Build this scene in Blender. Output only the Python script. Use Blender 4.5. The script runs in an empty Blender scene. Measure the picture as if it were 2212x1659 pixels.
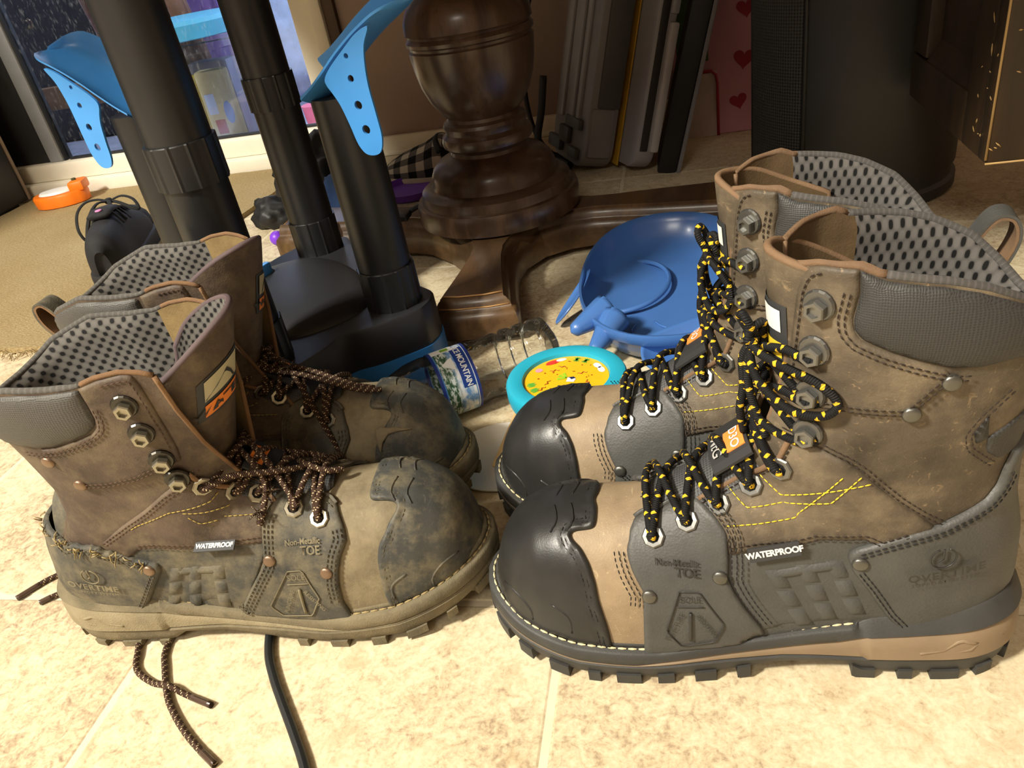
import bpy, bmesh, math, random
import numpy as np
from mathutils import Vector, Matrix, noise, geometry
from mathutils.bvhtree import BVHTree

S = bpy.context.scene
COL = S.collection
R = math.radians
pi = math.pi
rng = random.Random(7)

# ---------------------------------------------------------------- camera
cam_d = bpy.data.cameras.new('camera')
cam = bpy.data.objects.new('camera', cam_d)
COL.objects.link(cam)
S.camera = cam
cam_d.sensor_fit = 'HORIZONTAL'
cam_d.sensor_width = 36.0
cam_d.lens = 36.0 * 1677.44 / 2212.0
cam_d.clip_start = 0.02
_p, _r, _y = R(31.32794554), R(-10.94323653), R(-15.17624162)
_f = Vector((math.sin(_y) * math.cos(_p), math.cos(_y) * math.cos(_p), -math.sin(_p)))
_rt = Vector((math.cos(_y), -math.sin(_y), 0))
_up = _rt.cross(_f)
_r2 = math.cos(_r) * _rt + math.sin(_r) * _up
_u2 = -math.sin(_r) * _rt + math.cos(_r) * _up
cam.matrix_world = Matrix((( _r2.x, _u2.x, -_f.x, 0.0), (_r2.y, _u2.y, -_f.y, 0.0),
                           (_r2.z, _u2.z, -_f.z, 0.41545), (0, 0, 0, 1)))
# ---------------------------------------------------------------- light
S.view_settings.view_transform = 'Standard'
S.view_settings.look = 'None'
S.view_settings.gamma = 1.0
S.view_settings.use_curve_mapping = False
S.view_settings.exposure = 0.0

W = bpy.data.worlds.new('sky')
S.world = W
W.use_nodes = True
_bg = W.node_tree.nodes['Background']
_bg.inputs[0].default_value = (0.62, 0.72, 1.0, 1)
_bg.inputs[1].default_value = 4.5


def area(name, loc, target, size, power, col, size_y=None):
    d = bpy.data.lights.new(name, 'AREA')
    d.energy = power
    d.color = col
    d.size = size
    if size_y:
        d.shape = 'RECTANGLE'
        d.size_y = size_y
    o = bpy.data.objects.new(name, d)
    COL.objects.link(o)
    o.location = loc
    o.rotation_euler = (Vector(target) - Vector(loc)).to_track_quat('-Z', 'Y').to_euler()
    return o


area('room_lamp', (-1.65, -0.95, 2.3), (-0.15, 0.6, 0), 0.30, 165, (1.0, 0.94, 0.815))
area('fill_lamp', (-0.5, -1.9, 2.38), (-0.1, 0.3, 0.0), 0.8, 40, (1.0, 0.94, 0.82))  # added soft fill behind the camera to lift the shade, no known lamp

# ---------------------------------------------------------------- helpers


def tag(o, label=None, cat=None, group=None, kind=None):
    if label:
        o['label'] = label
    if cat:
        o['category'] = cat
    if group:
        o['group'] = group
    if kind:
        o['kind'] = kind
    return o


def empty(name, loc=(0, 0, 0), rz=0.0, label=None, cat=None, group=None):
    o = bpy.data.objects.new(name, None)
    o.empty_display_size = 0.02
    COL.objects.link(o)
    o.location = loc
    o.rotation_euler = (0, 0, rz)
    return tag(o, label, cat, group)


def link(name, me, mat=None, parent=None, kind=None):
    o = bpy.data.objects.new(name, me)
    COL.objects.link(o)
    if mat is not None:
        me.materials.append(mat)
    if parent is not None:
        o.parent = parent
    if kind:
        o['kind'] = kind
    return o


def mesh(name, V, F, mat=None, parent=None, uv=None, smooth=True, kind=None):
    me = bpy.data.meshes.new(name)
    me.from_pydata([tuple(map(float, v)) for v in V], [], [tuple(map(int, f)) for f in F])
    if uv is not None:
        lay = me.uv_layers.new(name='UVMap')
        idx = np.empty(len(me.loops), dtype=np.int32)
        me.loops.foreach_get('vertex_index', idx)
        arr = np.asarray(uv, dtype=np.float32)[idx]
        lay.data.foreach_set('uv', arr.ravel())
    if smooth:
        me.polygons.foreach_set('use_smooth', [True] * len(me.polygons))
    me.update()
    return link(name, me, mat, parent, kind)


def bm_obj(name, bm, mat=None, parent=None, smooth=False, kind=None, recalc=True):
    if recalc:
        bmesh.ops.recalc_face_normals(bm, faces=bm.faces)
    me = bpy.data.meshes.new(name)
    bm.to_mesh(me)
    bm.free()
    if smooth:
        me.polygons.foreach_set('use_smooth', [True] * len(me.polygons))
    return link(name, me, mat, parent, kind)


def sharp(o, deg=35):
    """flat/smooth by angle, done on the mesh data"""
    me = o.data
    me.polygons.foreach_set('use_smooth', [True] * len(me.polygons))
    try:
        me.set_sharp_from_angle(angle=R(deg))
    except Exception:
        pass
    return o


def bm_box(bm, lo, hi, bev=0.0, M=None, seg=2):
    r = bmesh.ops.create_cube(bm, size=1.0)
    vs = r['verts']
    c = [(lo[i] + hi[i]) / 2 for i in range(3)]
    s = [hi[i] - lo[i] for i in range(3)]
    for v in vs:
        v.co = Vector((c[0] + v.co.x * s[0], c[1] + v.co.y * s[1], c[2] + v.co.z * s[2]))
    if bev > 0:
        es = list({e for v in vs for e in v.link_edges})
        rr = bmesh.ops.bevel(bm, geom=es, offset=bev, segments=seg, profile=0.5, affect='EDGES')
        vs = list({v for f in rr['faces'] for v in f.verts} | set(v for v in vs if v.is_valid))
    if M is not None:
        bmesh.ops.transform(bm, matrix=M, verts=[v for v in vs if v.is_valid])


def box(name, lo, hi, mat, parent=None, bev=0.002, M=None, kind=None):
    bm = bmesh.new()
    bm_box(bm, lo, hi, bev, M)
    return sharp(bm_obj(name, bm, mat, parent, kind=kind))


def lathe(name, prof, mat, parent=None, n=48, center=(0, 0, 0), M=None, cap=True, uv=False):
    """prof: list of (r, z) from bottom to top"""
    V, F, UV = [], [], []
    L = 0.0
    k = n + 1 if uv else n
    for i, (r, z) in enumerate(prof):
        if i:
            L += math.hypot(r - prof[i - 1][0], z - prof[i - 1][1])
        for j in range(k):
            a = 2 * pi * j / n
            V.append((r * math.cos(a), r * math.sin(a), z))
            UV.append((j / n, L))
    for i in range(len(prof) - 1):
        for j in range(n):
            a, b = i * k + j, i * k + (j + 1) % k
            F.append((a, b, b + k, a + k))
    if cap and not uv:
        if prof[0][0] > 1e-5:
            F.append(tuple(range(n - 1, -1, -1)))
        if prof[-1][0] > 1e-5:
            o = (len(prof) - 1) * n
            F.append(tuple(range(o, o + n)))
    T = Matrix.Translation(center) @ (M or Matrix.Identity(4))
    V = [T @ Vector(v) for v in V]
    return sharp(mesh(name, V, F, mat, parent, uv=UV if uv else None), 38)


def resample(P, step, closed=False):
    P = [np.asarray(p, float) for p in P]
    if closed:
        P = P + [P[0]]
    P = np.array(P)
    d = np.r_[0, np.cumsum(np.linalg.norm(np.diff(P, axis=0), axis=1))]
    n = max(2, int(round(d[-1] / step)) + 1)
    t = np.linspace(0, d[-1], n)
    Q = np.stack([np.interp(t, d, P[:, k]) for k in range(P.shape[1])], 1)
    return Q[:-1] if closed else Q


def spline(P, n=8, closed=False):
    """Catmull-Rom through points"""
    P = np.array([np.asarray(p, float) for p in P])
    m = len(P)
    out = []
    rngi = range(m) if closed else range(m - 1)
    for i in rngi:
        p0 = P[(i - 1) % m] if closed or i > 0 else 2 * P[0] - P[1]
        p1 = P[i]
        p2 = P[(i + 1) % m]
        p3 = P[(i + 2) % m] if closed or i + 2 < m else 2 * P[-1] - P[-2]
        for k in range(n):
            t = k / n
            out.append(0.5 * ((2 * p1) + (-p0 + p2) * t + (2 * p0 - 5 * p1 + 4 * p2 - p3) * t * t +
                              (-p0 + 3 * p1 - 3 * p2 + p3) * t ** 3))
    if not closed:
        out.append(P[-1])
    return np.array(out)


def tube_data(P, r, n=8, closed=False, caps=True, flat=1.0, up=None):
    P = np.asarray(P, float)
    m = len(P)
    if np.isscalar(r):
        r = np.full(m, r)
    T = np.zeros_like(P)
    T[1:-1] = P[2:] - P[:-2]
    T[0] = P[1] - P[0]
    T[-1] = P[-1] - P[-2]
    if closed:
        T[0] = T[-1] = P[1] - P[-1]
    T /= np.maximum(np.linalg.norm(T, axis=1)[:, None], 1e-9)
    a = np.array(up if up is not None else ((0, 0, 1) if abs(T[0][2]) < 0.9 else (1, 0, 0)), float)
    N = a - T[0] * (a @ T[0])
    N /= np.linalg.norm(N)
    V, UV = [], []
    L = 0
    for i in range(m):
        N = N - T[i] * (N @ T[i])
        N /= max(np.linalg.norm(N), 1e-9)
        B = np.cross(T[i], N)
        if i:
            L += np.linalg.norm(P[i] - P[i - 1])
        for j in range(n + 1):
            q = 2 * pi * j / n
            V.append(P[i] + r[i] * (N * math.cos(q) * flat + B * math.sin(q)))
            UV.append((j / n, L))
    F = []
    k = n + 1
    for i in range(m - 1):
        for j in range(n):
            F.append((i * k + j, i * k + j + 1, (i + 1) * k + j + 1, (i + 1) * k + j))
    if caps and not closed:
        F.append(tuple(range(n - 1, -1, -1)))
        F.append(tuple(range((m - 1) * k, (m - 1) * k + n)))
    return V, F, UV


def tube(name, P, r, mat, parent=None, n=8, closed=False, caps=True, flat=1.0, up=None, kind=None):
    V, F, UV = tube_data(P, r, n, closed, caps, flat, up)
    return mesh(name, V, F, mat, parent, uv=UV, kind=kind)


class Join:
    """collects pieces into ONE mesh"""

    def __init__(self):
        self.V, self.F, self.U = [], [], []

    def add(self, V, F, UV=None):
        o = len(self.V)
        self.V += [tuple(map(float, v)) for v in V]
        self.F += [tuple(int(i) + o for i in f) for f in F]
        self.U += list(UV) if UV is not None else [(0.0, 0.0)] * len(V)

    def build(self, name, mat, parent=None, smooth=True, kind=None):
        return mesh(name, self.V, self.F, mat, parent, uv=self.U, smooth=smooth, kind=kind)


def prism_data(poly, z0, z1, M=None):
    n = len(poly)
    V = [Vector((p[0], p[1], z0)) for p in poly] + [Vector((p[0], p[1], z1)) for p in poly]
    if M is not None:
        V = [M @ v for v in V]
    F = [tuple(range(n - 1, -1, -1)), tuple(range(n, 2 * n))]
    F += [(i, (i + 1) % n, n + (i + 1) % n, n + i) for i in range(n)]
    return V, F


def prism(name, poly, z0, z1, mat, parent=None, M=None, bev=0.0, kind=None):
    bm = bmesh.new()
    V, F = prism_data(poly, z0, z1)
    vs = [bm.verts.new(v) for v in V]
    for f in F:
        bm.faces.new([vs[i] for i in f])
    bmesh.ops.recalc_face_normals(bm, faces=bm.faces)
    if bev:
        es = [e for e in bm.edges if e.is_manifold and e.calc_face_angle(0) > R(30)]
        bmesh.ops.bevel(bm, geom=es, offset=bev, segments=2, profile=0.5, affect='EDGES')
    if M is not None:
        bmesh.ops.transform(bm, matrix=M, verts=bm.verts)
    return sharp(bm_obj(name, bm, mat, parent, kind=kind))


def rrect(x0, y0, x1, y1, r, n=5):
    out = []
    for cx, cy, a0 in ((x1 - r, y1 - r, 0), (x0 + r, y1 - r, 90), (x0 + r, y0 + r, 180), (x1 - r, y0 + r, 270)):
        for k in range(n + 1):
            a = R(a0 + 90 * k / n)
            out.append((cx + r * math.cos(a), cy + r * math.sin(a)))
    return out


_dg = None


def text_mesh(s, size, align='CENTER', depth=0.0, space=1.0, bold=0.0):
    cu = bpy.data.curves.new('text', 'FONT')
    cu.body = s
    cu.size = size
    cu.align_x = align
    cu.align_y = 'CENTER'
    cu.space_character = space
    cu.offset = bold
    cu.resolution_u = 3
    if depth:
        cu.extrude = depth
    o = bpy.data.objects.new('text', cu)
    COL.objects.link(o)
    dg = bpy.context.evaluated_depsgraph_get()
    me = bpy.data.meshes.new_from_object(o.evaluated_get(dg))
    V = [v.co.copy() for v in me.vertices]
    F = [tuple(p.vertices) for p in me.polygons]
    bpy.data.objects.remove(o)
    bpy.data.curves.remove(cu)
    bpy.data.meshes.remove(me)
    return V, F

# ---------------------------------------------------------------- materials


class NT:
    def __init__(self, name):
        self.m = bpy.data.materials.new(name)
        self.m.use_nodes = True
        self.t = self.m.node_tree
        self.b = self.t.nodes['Principled BSDF']
        self.out = self.t.nodes['Material Output']

    def n(self, kind, **kw):
        nd = self.t.nodes.new(kind)
        for k, v in kw.items():
            setattr(nd, k, v)
        return nd

    def l(self, a, b):
        self.t.links.new(a, b)

    def tex(self, coord='Object', scale=(1, 1, 1), rot=(0, 0, 0)):
        tc = self.n('ShaderNodeTexCoord')
        mp = self.n('ShaderNodeMapping')
        mp.inputs['Scale'].default_value = scale
        mp.inputs['Rotation'].default_value = rot
        self.l(tc.outputs[coord], mp.inputs[0])
        return mp.outputs[0]

    def noise(self, vec, scale, detail=4, rough=0.55, dist=0.0):
        nd = self.n('ShaderNodeTexNoise')
        nd.inputs['Scale'].default_value = scale
        nd.inputs['Detail'].default_value = detail
        nd.inputs['Roughness'].default_value = rough
        nd.inputs['Distortion'].default_value = dist
        self.l(vec, nd.inputs['Vector'])
        return nd.outputs['Fac']

    def voro(self, vec, scale, feature='F1', rnd=1.0):
        nd = self.n('ShaderNodeTexVoronoi', feature=feature)
        nd.inputs['Scale'].default_value = scale
        nd.inputs['Randomness'].default_value = rnd
        self.l(vec, nd.inputs['Vector'])
        return nd.outputs['Distance']

    def ramp(self, fac, stops, interp='LINEAR'):
        nd = self.n('ShaderNodeValToRGB')
        cr = nd.color_ramp
        cr.interpolation = interp
        while len(cr.elements) > 1:
            cr.elements.remove(cr.elements[-1])
        for i, (p, c) in enumerate(stops):
            e = cr.elements[0] if i == 0 else cr.elements.new(p)
            e.position = p
            e.color = c if len(c) == 4 else (*c, 1)
        self.l(fac, nd.inputs[0])
        return nd.outputs[0]

    def math(self, op, a, b=None, clamp=False):
        nd = self.n('ShaderNodeMath', operation=op)
        nd.use_clamp = clamp
        for i, v in enumerate((a, b)):
            if v is None:
                continue
            if isinstance(v, (int, float)):
                nd.inputs[i].default_value = v
            else:
                self.l(v, nd.inputs[i])
        return nd.outputs[0]

    def mix(self, fac, a, b, mode='MIX'):
        nd = self.n('ShaderNodeMix', data_type='RGBA', blend_type=mode)
        for s, v in ((nd.inputs[0], fac), (nd.inputs[6], a), (nd.inputs[7], b)):
            if isinstance(v, (int, float)):
                s.default_value = v
            elif isinstance(v, tuple):
                s.default_value = v if len(v) == 4 else (*v, 1)
            else:
                self.l(v, s)
        return nd.outputs[2]

    def bump(self, h, strength=0.3, dist=0.001, prev=None):
        nd = self.n('ShaderNodeBump')
        nd.inputs['Strength'].default_value = strength
        nd.inputs['Distance'].default_value = dist
        self.l(h, nd.inputs['Height'])
        if prev is not None:
            self.l(prev, nd.inputs['Normal'])
        return nd.outputs[0]

    def set(self, color=None, rough=None, metal=None, spec=None, normal=None, **kw):
        for k, v in (('Base Color', color), ('Roughness', rough), ('Metallic', metal),
                     ('Specular IOR Level', spec), ('Normal', normal)):
            if v is None:
                continue
            if isinstance(v, tuple):
                self.b.inputs[k].default_value = v if len(v) == 4 else (*v, 1)
            elif isinstance(v, (int, float)):
                self.b.inputs[k].default_value = v
            else:
                self.l(v, self.b.inputs[k])
        for k, v in kw.items():
            self.b.inputs[k.replace('_', ' ')].default_value = v
        return self.m


def srgb(h):
    h = h.lstrip('#')
    c = [int(h[i:i + 2], 16) / 255 for i in (0, 2, 4)]
    return tuple(x / 12.92 if x <= 0.04045 else ((x + 0.055) / 1.055) ** 2.4 for x in c)


def plain(name, col, rough=0.5, metal=0.0, spec=0.5, vary=0.08, scale=30, bump=0.0, bscale=200, coat=0.0):
    t = NT(name)
    c = srgb(col) if isinstance(col, str) else col
    v = t.tex()
    f = t.noise(v, scale, 4)
    lo = tuple(max(0, x * (1 - vary)) for x in c)
    hi = tuple(min(1, x * (1 + vary)) for x in c)
    t.set(t.ramp(f, [(0.3, lo), (0.7, hi)]), rough, metal, spec)
    if bump:
        t.set(normal=t.bump(t.noise(v, bscale, 3), bump, 0.0006))
    if coat:
        t.b.inputs['Coat Weight'].default_value = coat
        t.b.inputs['Coat Roughness'].default_value = 0.15
    return t.m

# ---------------------------------------------------------------- room


def tile_mat():
    t = NT('beige stone tile')
    oi = t.n('ShaderNodeObjectInfo')
    tc = t.n('ShaderNodeTexCoord')
    ad = t.n('ShaderNodeVectorMath', operation='ADD')
    sc = t.n('ShaderNodeVectorMath', operation='SCALE')
    sc.inputs['Scale'].default_value = 1.0
    cb = t.n('ShaderNodeCombineXYZ')
    t.l(t.math('MULTIPLY', oi.outputs['Random'], 37.0), cb.inputs[0])
    t.l(t.math('MULTIPLY', oi.outputs['Random'], 11.0), cb.inputs[1])
    t.l(tc.outputs['Object'], ad.inputs[0])
    t.l(cb.outputs[0], ad.inputs[1])
    v = ad.outputs[0]
    f1 = t.noise(v, 5.5, 4, .55, .5)
    f2 = t.noise(v, 95, 8, .72, .8)
    f3 = t.noise(v, 300, 4, .6)
    h = t.math('ADD', t.math('ADD', t.math('MULTIPLY', f1, .30), t.math('MULTIPLY', f2, .45)), t.math('MULTIPLY', f3, .25))
    c = t.ramp(h, [(.38, srgb('#96816a')), (.44, srgb('#b3a083')), (.49, srgb('#c9ba99')), (.56, srgb('#d8cbac')), (.64, srgb('#e0d4b8'))])
    m = t.noise(v, 14, 5, .6, 1.2)
    c = t.mix(t.math('MULTIPLY', t.ramp(m, [(.54, (0, 0, 0)), (.68, (1, 1, 1))]), .45), c, srgb('#b59a74'))
    t.set(c, .42, 0, .35, t.bump(h, .18, .0012))
    return t.m


M_TILE = tile_mat()
M_GROUT = plain('pale grout', '#d6cab0', .8, vary=.06, bump=.3)
floor = mesh('floor', [(-3.2, -2.2, -.0006), (3.0, -2.2, -.0006), (3.0, 1.62, -.0006), (-3.2, 1.62, -.0006)], [(0, 1, 2, 3)], M_GROUT, kind='structure', smooth=False)
T0 = .3048
GX, GY = -2.30416 * T0, 1.20766 * T0
gw = .0026


def tile_mesh():
    bm = bmesh.new()
    a = T0 / 2 - gw
    b = a - .0014
    top = [bm.verts.new((x * b, y * b, 0)) for x, y in ((-1, -1), (1, -1), (1, 1), (-1, 1))]
    low = [bm.verts.new((x * a, y * a, -.0006)) for x, y in ((-1, -1), (1, -1), (1, 1), (-1, 1))]
    bm.faces.new(top)
    for i in range(4):
        bm.faces.new((low[i], low[(i + 1) % 4], top[(i + 1) % 4], top[i]))
    bmesh.ops.recalc_face_normals(bm, faces=bm.faces)
    me = bpy.data.meshes.new('tile')
    bm.to_mesh(me)
    bm.free()
    me.materials.append(M_TILE)
    return me


tm = tile_mesh()
for i in range(-4, 8):
    for j in range(-5, 5):
        cx_, cy_ = GX + (i + .5) * T0, GY + (j + .5) * T0
        if cy_ > 1.62 or cx_ < -2.0 or cy_ < -.9 or cx_ > 1.3:
            continue
        o = bpy.data.objects.new('tile', tm)
        COL.objects.link(o)
        o.parent = floor
        o.location = (cx_, cy_, 0)

WY = 1.62
M_WALL = plain('warm grey wall paint', '#a39084', .85, vary=.04, scale=6, bump=.15, bscale=260)
M_TRIM = plain('white trim paint', '#e9e2cf', .5, vary=.03, bump=.05)
M_CEIL = plain('ceiling paint', '#d8cfbe', .9)
DX0, DX1, DZ0, DZ1 = -1.56, -.735, .075, 1.95
wb = bmesh.new()
bm_box(wb, (-.66, WY, 0), (3.0, WY + .12, 2.45))
bm_box(wb, (-3.2, WY, 0), (-1.62, WY + .12, 2.45))
bm_box(wb, (-1.62, WY, 2.03), (-.66, WY + .12, 2.45))
bm_obj('wall_back', wb, M_WALL, kind='structure')
box('wall_left', (-3.32, -2.2, 0), (-3.2, 1.74, 2.45), M_WALL, bev=0, kind='structure')
box('wall_right', (3.0, -2.2, 0), (3.12, 1.74, 2.45), M_WALL, bev=0, kind='structure')
box('wall_front', (-3.2, -2.32, 0), (3.0, -2.2, 2.45), M_WALL, bev=0, kind='structure')
box('ceiling', (-3.3, -2.3, 2.45), (3.1, 1.74, 2.55), M_CEIL, bev=0, kind='structure')
bb = bmesh.new()
bm_box(bb, (-.655, WY - .012, 0), (2.9, WY, .040), .003)
bm_box(bb, (-.655, WY - .016, 0), (2.9, WY, .010), .003)
sharp(bm_obj('baseboard_back', bb, M_TRIM, kind='structure'))
# sliding door
door = empty('door_1', (0, 0, 0))
door['kind'] = 'structure'
box('sill', (-1.62, WY - .035, 0), (-.66, WY + .06, .036), M_TRIM, door, .004)
box('bottom_rail', (-1.62, WY - .012, .036), (-.66, WY + .05, DZ0), M_TRIM, door, .004)
M_ALU = plain('grey door frame', '#8b8e90', .5, .2)
M_GASK = plain('black door gasket', '#191a1c', .6)
bs = bmesh.new()
bm_box(bs, (-1.450, WY + .004, DZ0), (-1.414, WY + .04, DZ1), .003)
sharp(bm_obj('stile', bs, M_ALU, door))
box('gasket', (-1.414, WY + .010, DZ0), (-1.409, WY + .034, DZ1), M_GASK, door, 0)
box('gasket', (-1.40, WY + .012, DZ0), (-.745, WY + .03, DZ0 + .004), M_GASK, door, 0)
box('stile', (-.745, WY - .004, DZ0), (-.70, WY + .05, DZ1), M_TRIM, door, .004)
box('stile', (-.70, WY - .022, 0.036), (-.672, WY + .02, 2.03), M_TRIM, door, .006)
box('casing', (-.672, WY - .014, 0), (-.648, WY + .02, 2.06), plain('brown casing edge', '#4d3a2c', .6), door, .002)
box('stile', (-1.62, WY + .01, DZ0), (-1.450, WY + .05, DZ1), M_GASK, door, .004)
box('head', (-1.62, WY - .02, DZ1), (-.66, WY + .06, 2.06), M_TRIM, door, .004)
gl = NT('door glass')
tr = gl.n('ShaderNodeBsdfTransparent')
tr.inputs[0].default_value = (.93, .95, .97, 1)
gs = gl.n('ShaderNodeBsdfGlossy')
gs.inputs['Roughness'].default_value = .02
mx = gl.n('ShaderNodeMixShader')
fr_ = gl.n('ShaderNodeFresnel')
fr_.inputs[0].default_value = 1.5
gl.l(fr_.outputs[0], mx.inputs[0])
gl.l(tr.outputs[0], mx.inputs[1])
gl.l(gs.outputs[0], mx.inputs[2])
# grime and dried drops on the pane
gv = gl.tex(scale=(1, 1, .35))
dirt = gl.ramp(gl.noise(gv, 150, 6, .7), [(.56, (0, 0, 0)), (.72, (1, 1, 1))])
df = gl.n('ShaderNodeBsdfDiffuse')
df.inputs[0].default_value = (.62, .66, .72, 1)
mx2 = gl.n('ShaderNodeMixShader')
gl.l(gl.math('MULTIPLY', dirt, .14), mx2.inputs[0])
gl.l(mx.outputs[0], mx2.inputs[1])
gl.l(df.outputs[0], mx2.inputs[2])
gl.l(mx2.outputs[0], gl.out.inputs[0])
box('glass_pane', (-1.409, WY + .018, DZ0 + .004), (-.745, WY + .024, DZ1), gl.m, door, 0)

# outside
M_DECK = plain('weathered deck', '#9aa0ad', .8, vary=.15, bump=.4)
deck = box('ground_outside', (-3.4, WY + .12, -.08), (1.5, 6.0, -.02), M_DECK, bev=0, kind='structure')

# rug
rt = NT('tan rug pile')
rv = rt.tex()
rn = rt.noise(rt.tex(scale=(1, 2.2, 1), rot=(0, 0, .5)), 210, 5, .7)
rc = rt.mix(rt.ramp(rt.noise(rv, 3.5, 4), [(.35, (0, 0, 0)), (.7, (1, 1, 1))]), rt.ramp(rn, [(.3, srgb('#94805a')), (.55, srgb('#b8a47c')), (.75, srgb('#cfbf98'))]), rt.ramp(rn, [(.3, srgb('#8a764f')), (.6, srgb('#ac966a')), (.8, srgb('#c4b187'))]))
rt.set(rc, .95, 0, .1, rt.bump(rn, 1.0, .003))
rb = bmesh.new()
poly = [(-1.496, .815), (-1.2, .805), (-.95, .808), (-.748, .795), (-.755, .95), (-.775, 1.15), (-.80, 1.279), (-.787, 1.416), (-.79, 1.582), (-1.496, 1.582)]
poly = [tuple(p) for p in resample(poly, .02, True)[:, :2]]
V, F = prism_data([(x + rng.uniform(-.0015, .0015), y + rng.uniform(-.0015, .0015)) for x, y in poly], 0.0003, .009)
for f in F:
    pass
vs = [rb.verts.new(v) for v in V]
for f in F:
    rb.faces.new([vs[i] for i in f])
ro = sharp(bm_obj('rug', rb, rt.m))
tag(ro, 'tan looped rug lying in front of the sliding door', 'rug')
J = Join()
for k in range(60):
    x = rng.uniform(-1.05, -.755)
    y = .797 + rng.uniform(-.004, .008)
    d = Vector((rng.uniform(-1, 1), rng.uniform(-1.2, .3), 0)).normalized() * rng.uniform(.006, .02)
    a = Vector((x, y, .005))
    V, F, UV = tube_data([a, a + d * .5 + Vector((0, 0, .003)), a + d - Vector((0, 0, .003))], .0006, 4)
    J.add(V, F, UV)
J.build('rug_fringe', rt.m, ro, kind='stuff')

# black cabinet side at the left
M_BLK = plain('black laminate', '#232326', .45, vary=.05)
cab = empty('media_cabinet', (-1.5, 1.0, 0), 0, 'black laminate cabinet at the far left beside the glass door', 'cabinet')
box('body', (-.55, -.42, .012), (0, .565, 1.0), M_BLK, cab, .003)
box('edge_strip', (-.003, .565, .012), (.0035, .571, 1.0), plain('worn edge band', '#8c7a66', .6), cab, .001)
ob = box('plinth', (-.53, -.40, 0), (-.02, .55, .012), M_BLK, cab, 0)
lathe('knob', [(.004, 0), (.004, .012), (.011, .016), (.012, .024), (.008, .028), (.001, .029)], plain('chrome knob', '#c4c4c8', .15, 1.0), cab, 20, M=Matrix.Translation((0.0, .50, .36)) @ Matrix.Rotation(R(90), 4, 'Y'))
# ---------------------------------------------------------------- pedestal table


def wood_mat(name, lo, mid, hi, rough=.32, scale=(1, 1, .16), coat=.3, s=26, wear=None):
    t = NT(name)
    v = t.tex(scale=scale)
    n = t.noise(v, s, 6, .6, .9)
    c = t.ramp(n, [(.3, srgb(lo)), (.5, srgb(mid)), (.72, srgb(hi))])
    g = t.noise(t.tex(scale=(scale[0] * 9, scale[1] * 9, scale[2] * 9)), s, 3, .6)
    c = t.mix(t.ramp(g, [(.55, (0, 0, 0)), (.7, (.5, .5, .5))]), c, srgb(lo))
    t.set(c, rough, 0, .5, t.bump(n, .12, .0008))
    t.b.inputs['Coat Weight'].default_value = coat
    t.b.inputs['Coat Roughness'].default_value = .18
    return t.m


M_WOOD = wood_mat('varnished brown wood', '#2b1e15', '#463325', '#5c4735')
M_WOODF = wood_mat('foot wood', '#3a2a19', '#56402a', '#6f5436', scale=(1, .2, 1), rough=.38)
M_WORN = plain('worn wood edge', '#c79a62', .6)
PX, PY = -.245, 1.02
tb = empty('pedestal_table', (PX, PY, 0), 0, 'dark brown turned wooden pedestal table with carved feet', 'table')
prof = [(.100, .060), (.1105, .063), (.1115, .070), (.1115, .084), (.1095, .0895), (.104, .0905), (.1035, .094), (.1015, .102), (.095, .107), (.0865, .1085), (.0855, .112), (.0845, .115), (.0840, .121), (.0800, .130), (.0715, .138),
        (.0620, .1425), (.0525, .147), (.0515, .1515), (.0545, .154), (.0595, .158), (.0605, .164), (.0590, .170), (.0555, .1725), (.0535, .175), (.0540, .179), (.0555, .183), (.0540, .187), (.0490, .190), (.0480, .194),
        (.0560, .203), (.0650, .217), (.0725, .236), (.0765, .256), (.0785, .272), (.0790, .279), (.0765, .281), (.0770, .284), (.0800, .286), (.0805, .290), (.0785, .293), (.0765, .2945), (.0775, .297), (.0800, .299), (.0790, .312),
        (.0740, .324), (.0640, .336), (.0540, .343), (.046, .350), (.042, .40), (.05, .55), (.06, .66), (.06, .69)]
lathe('column', prof, M_WOOD, tb, 72)


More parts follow.
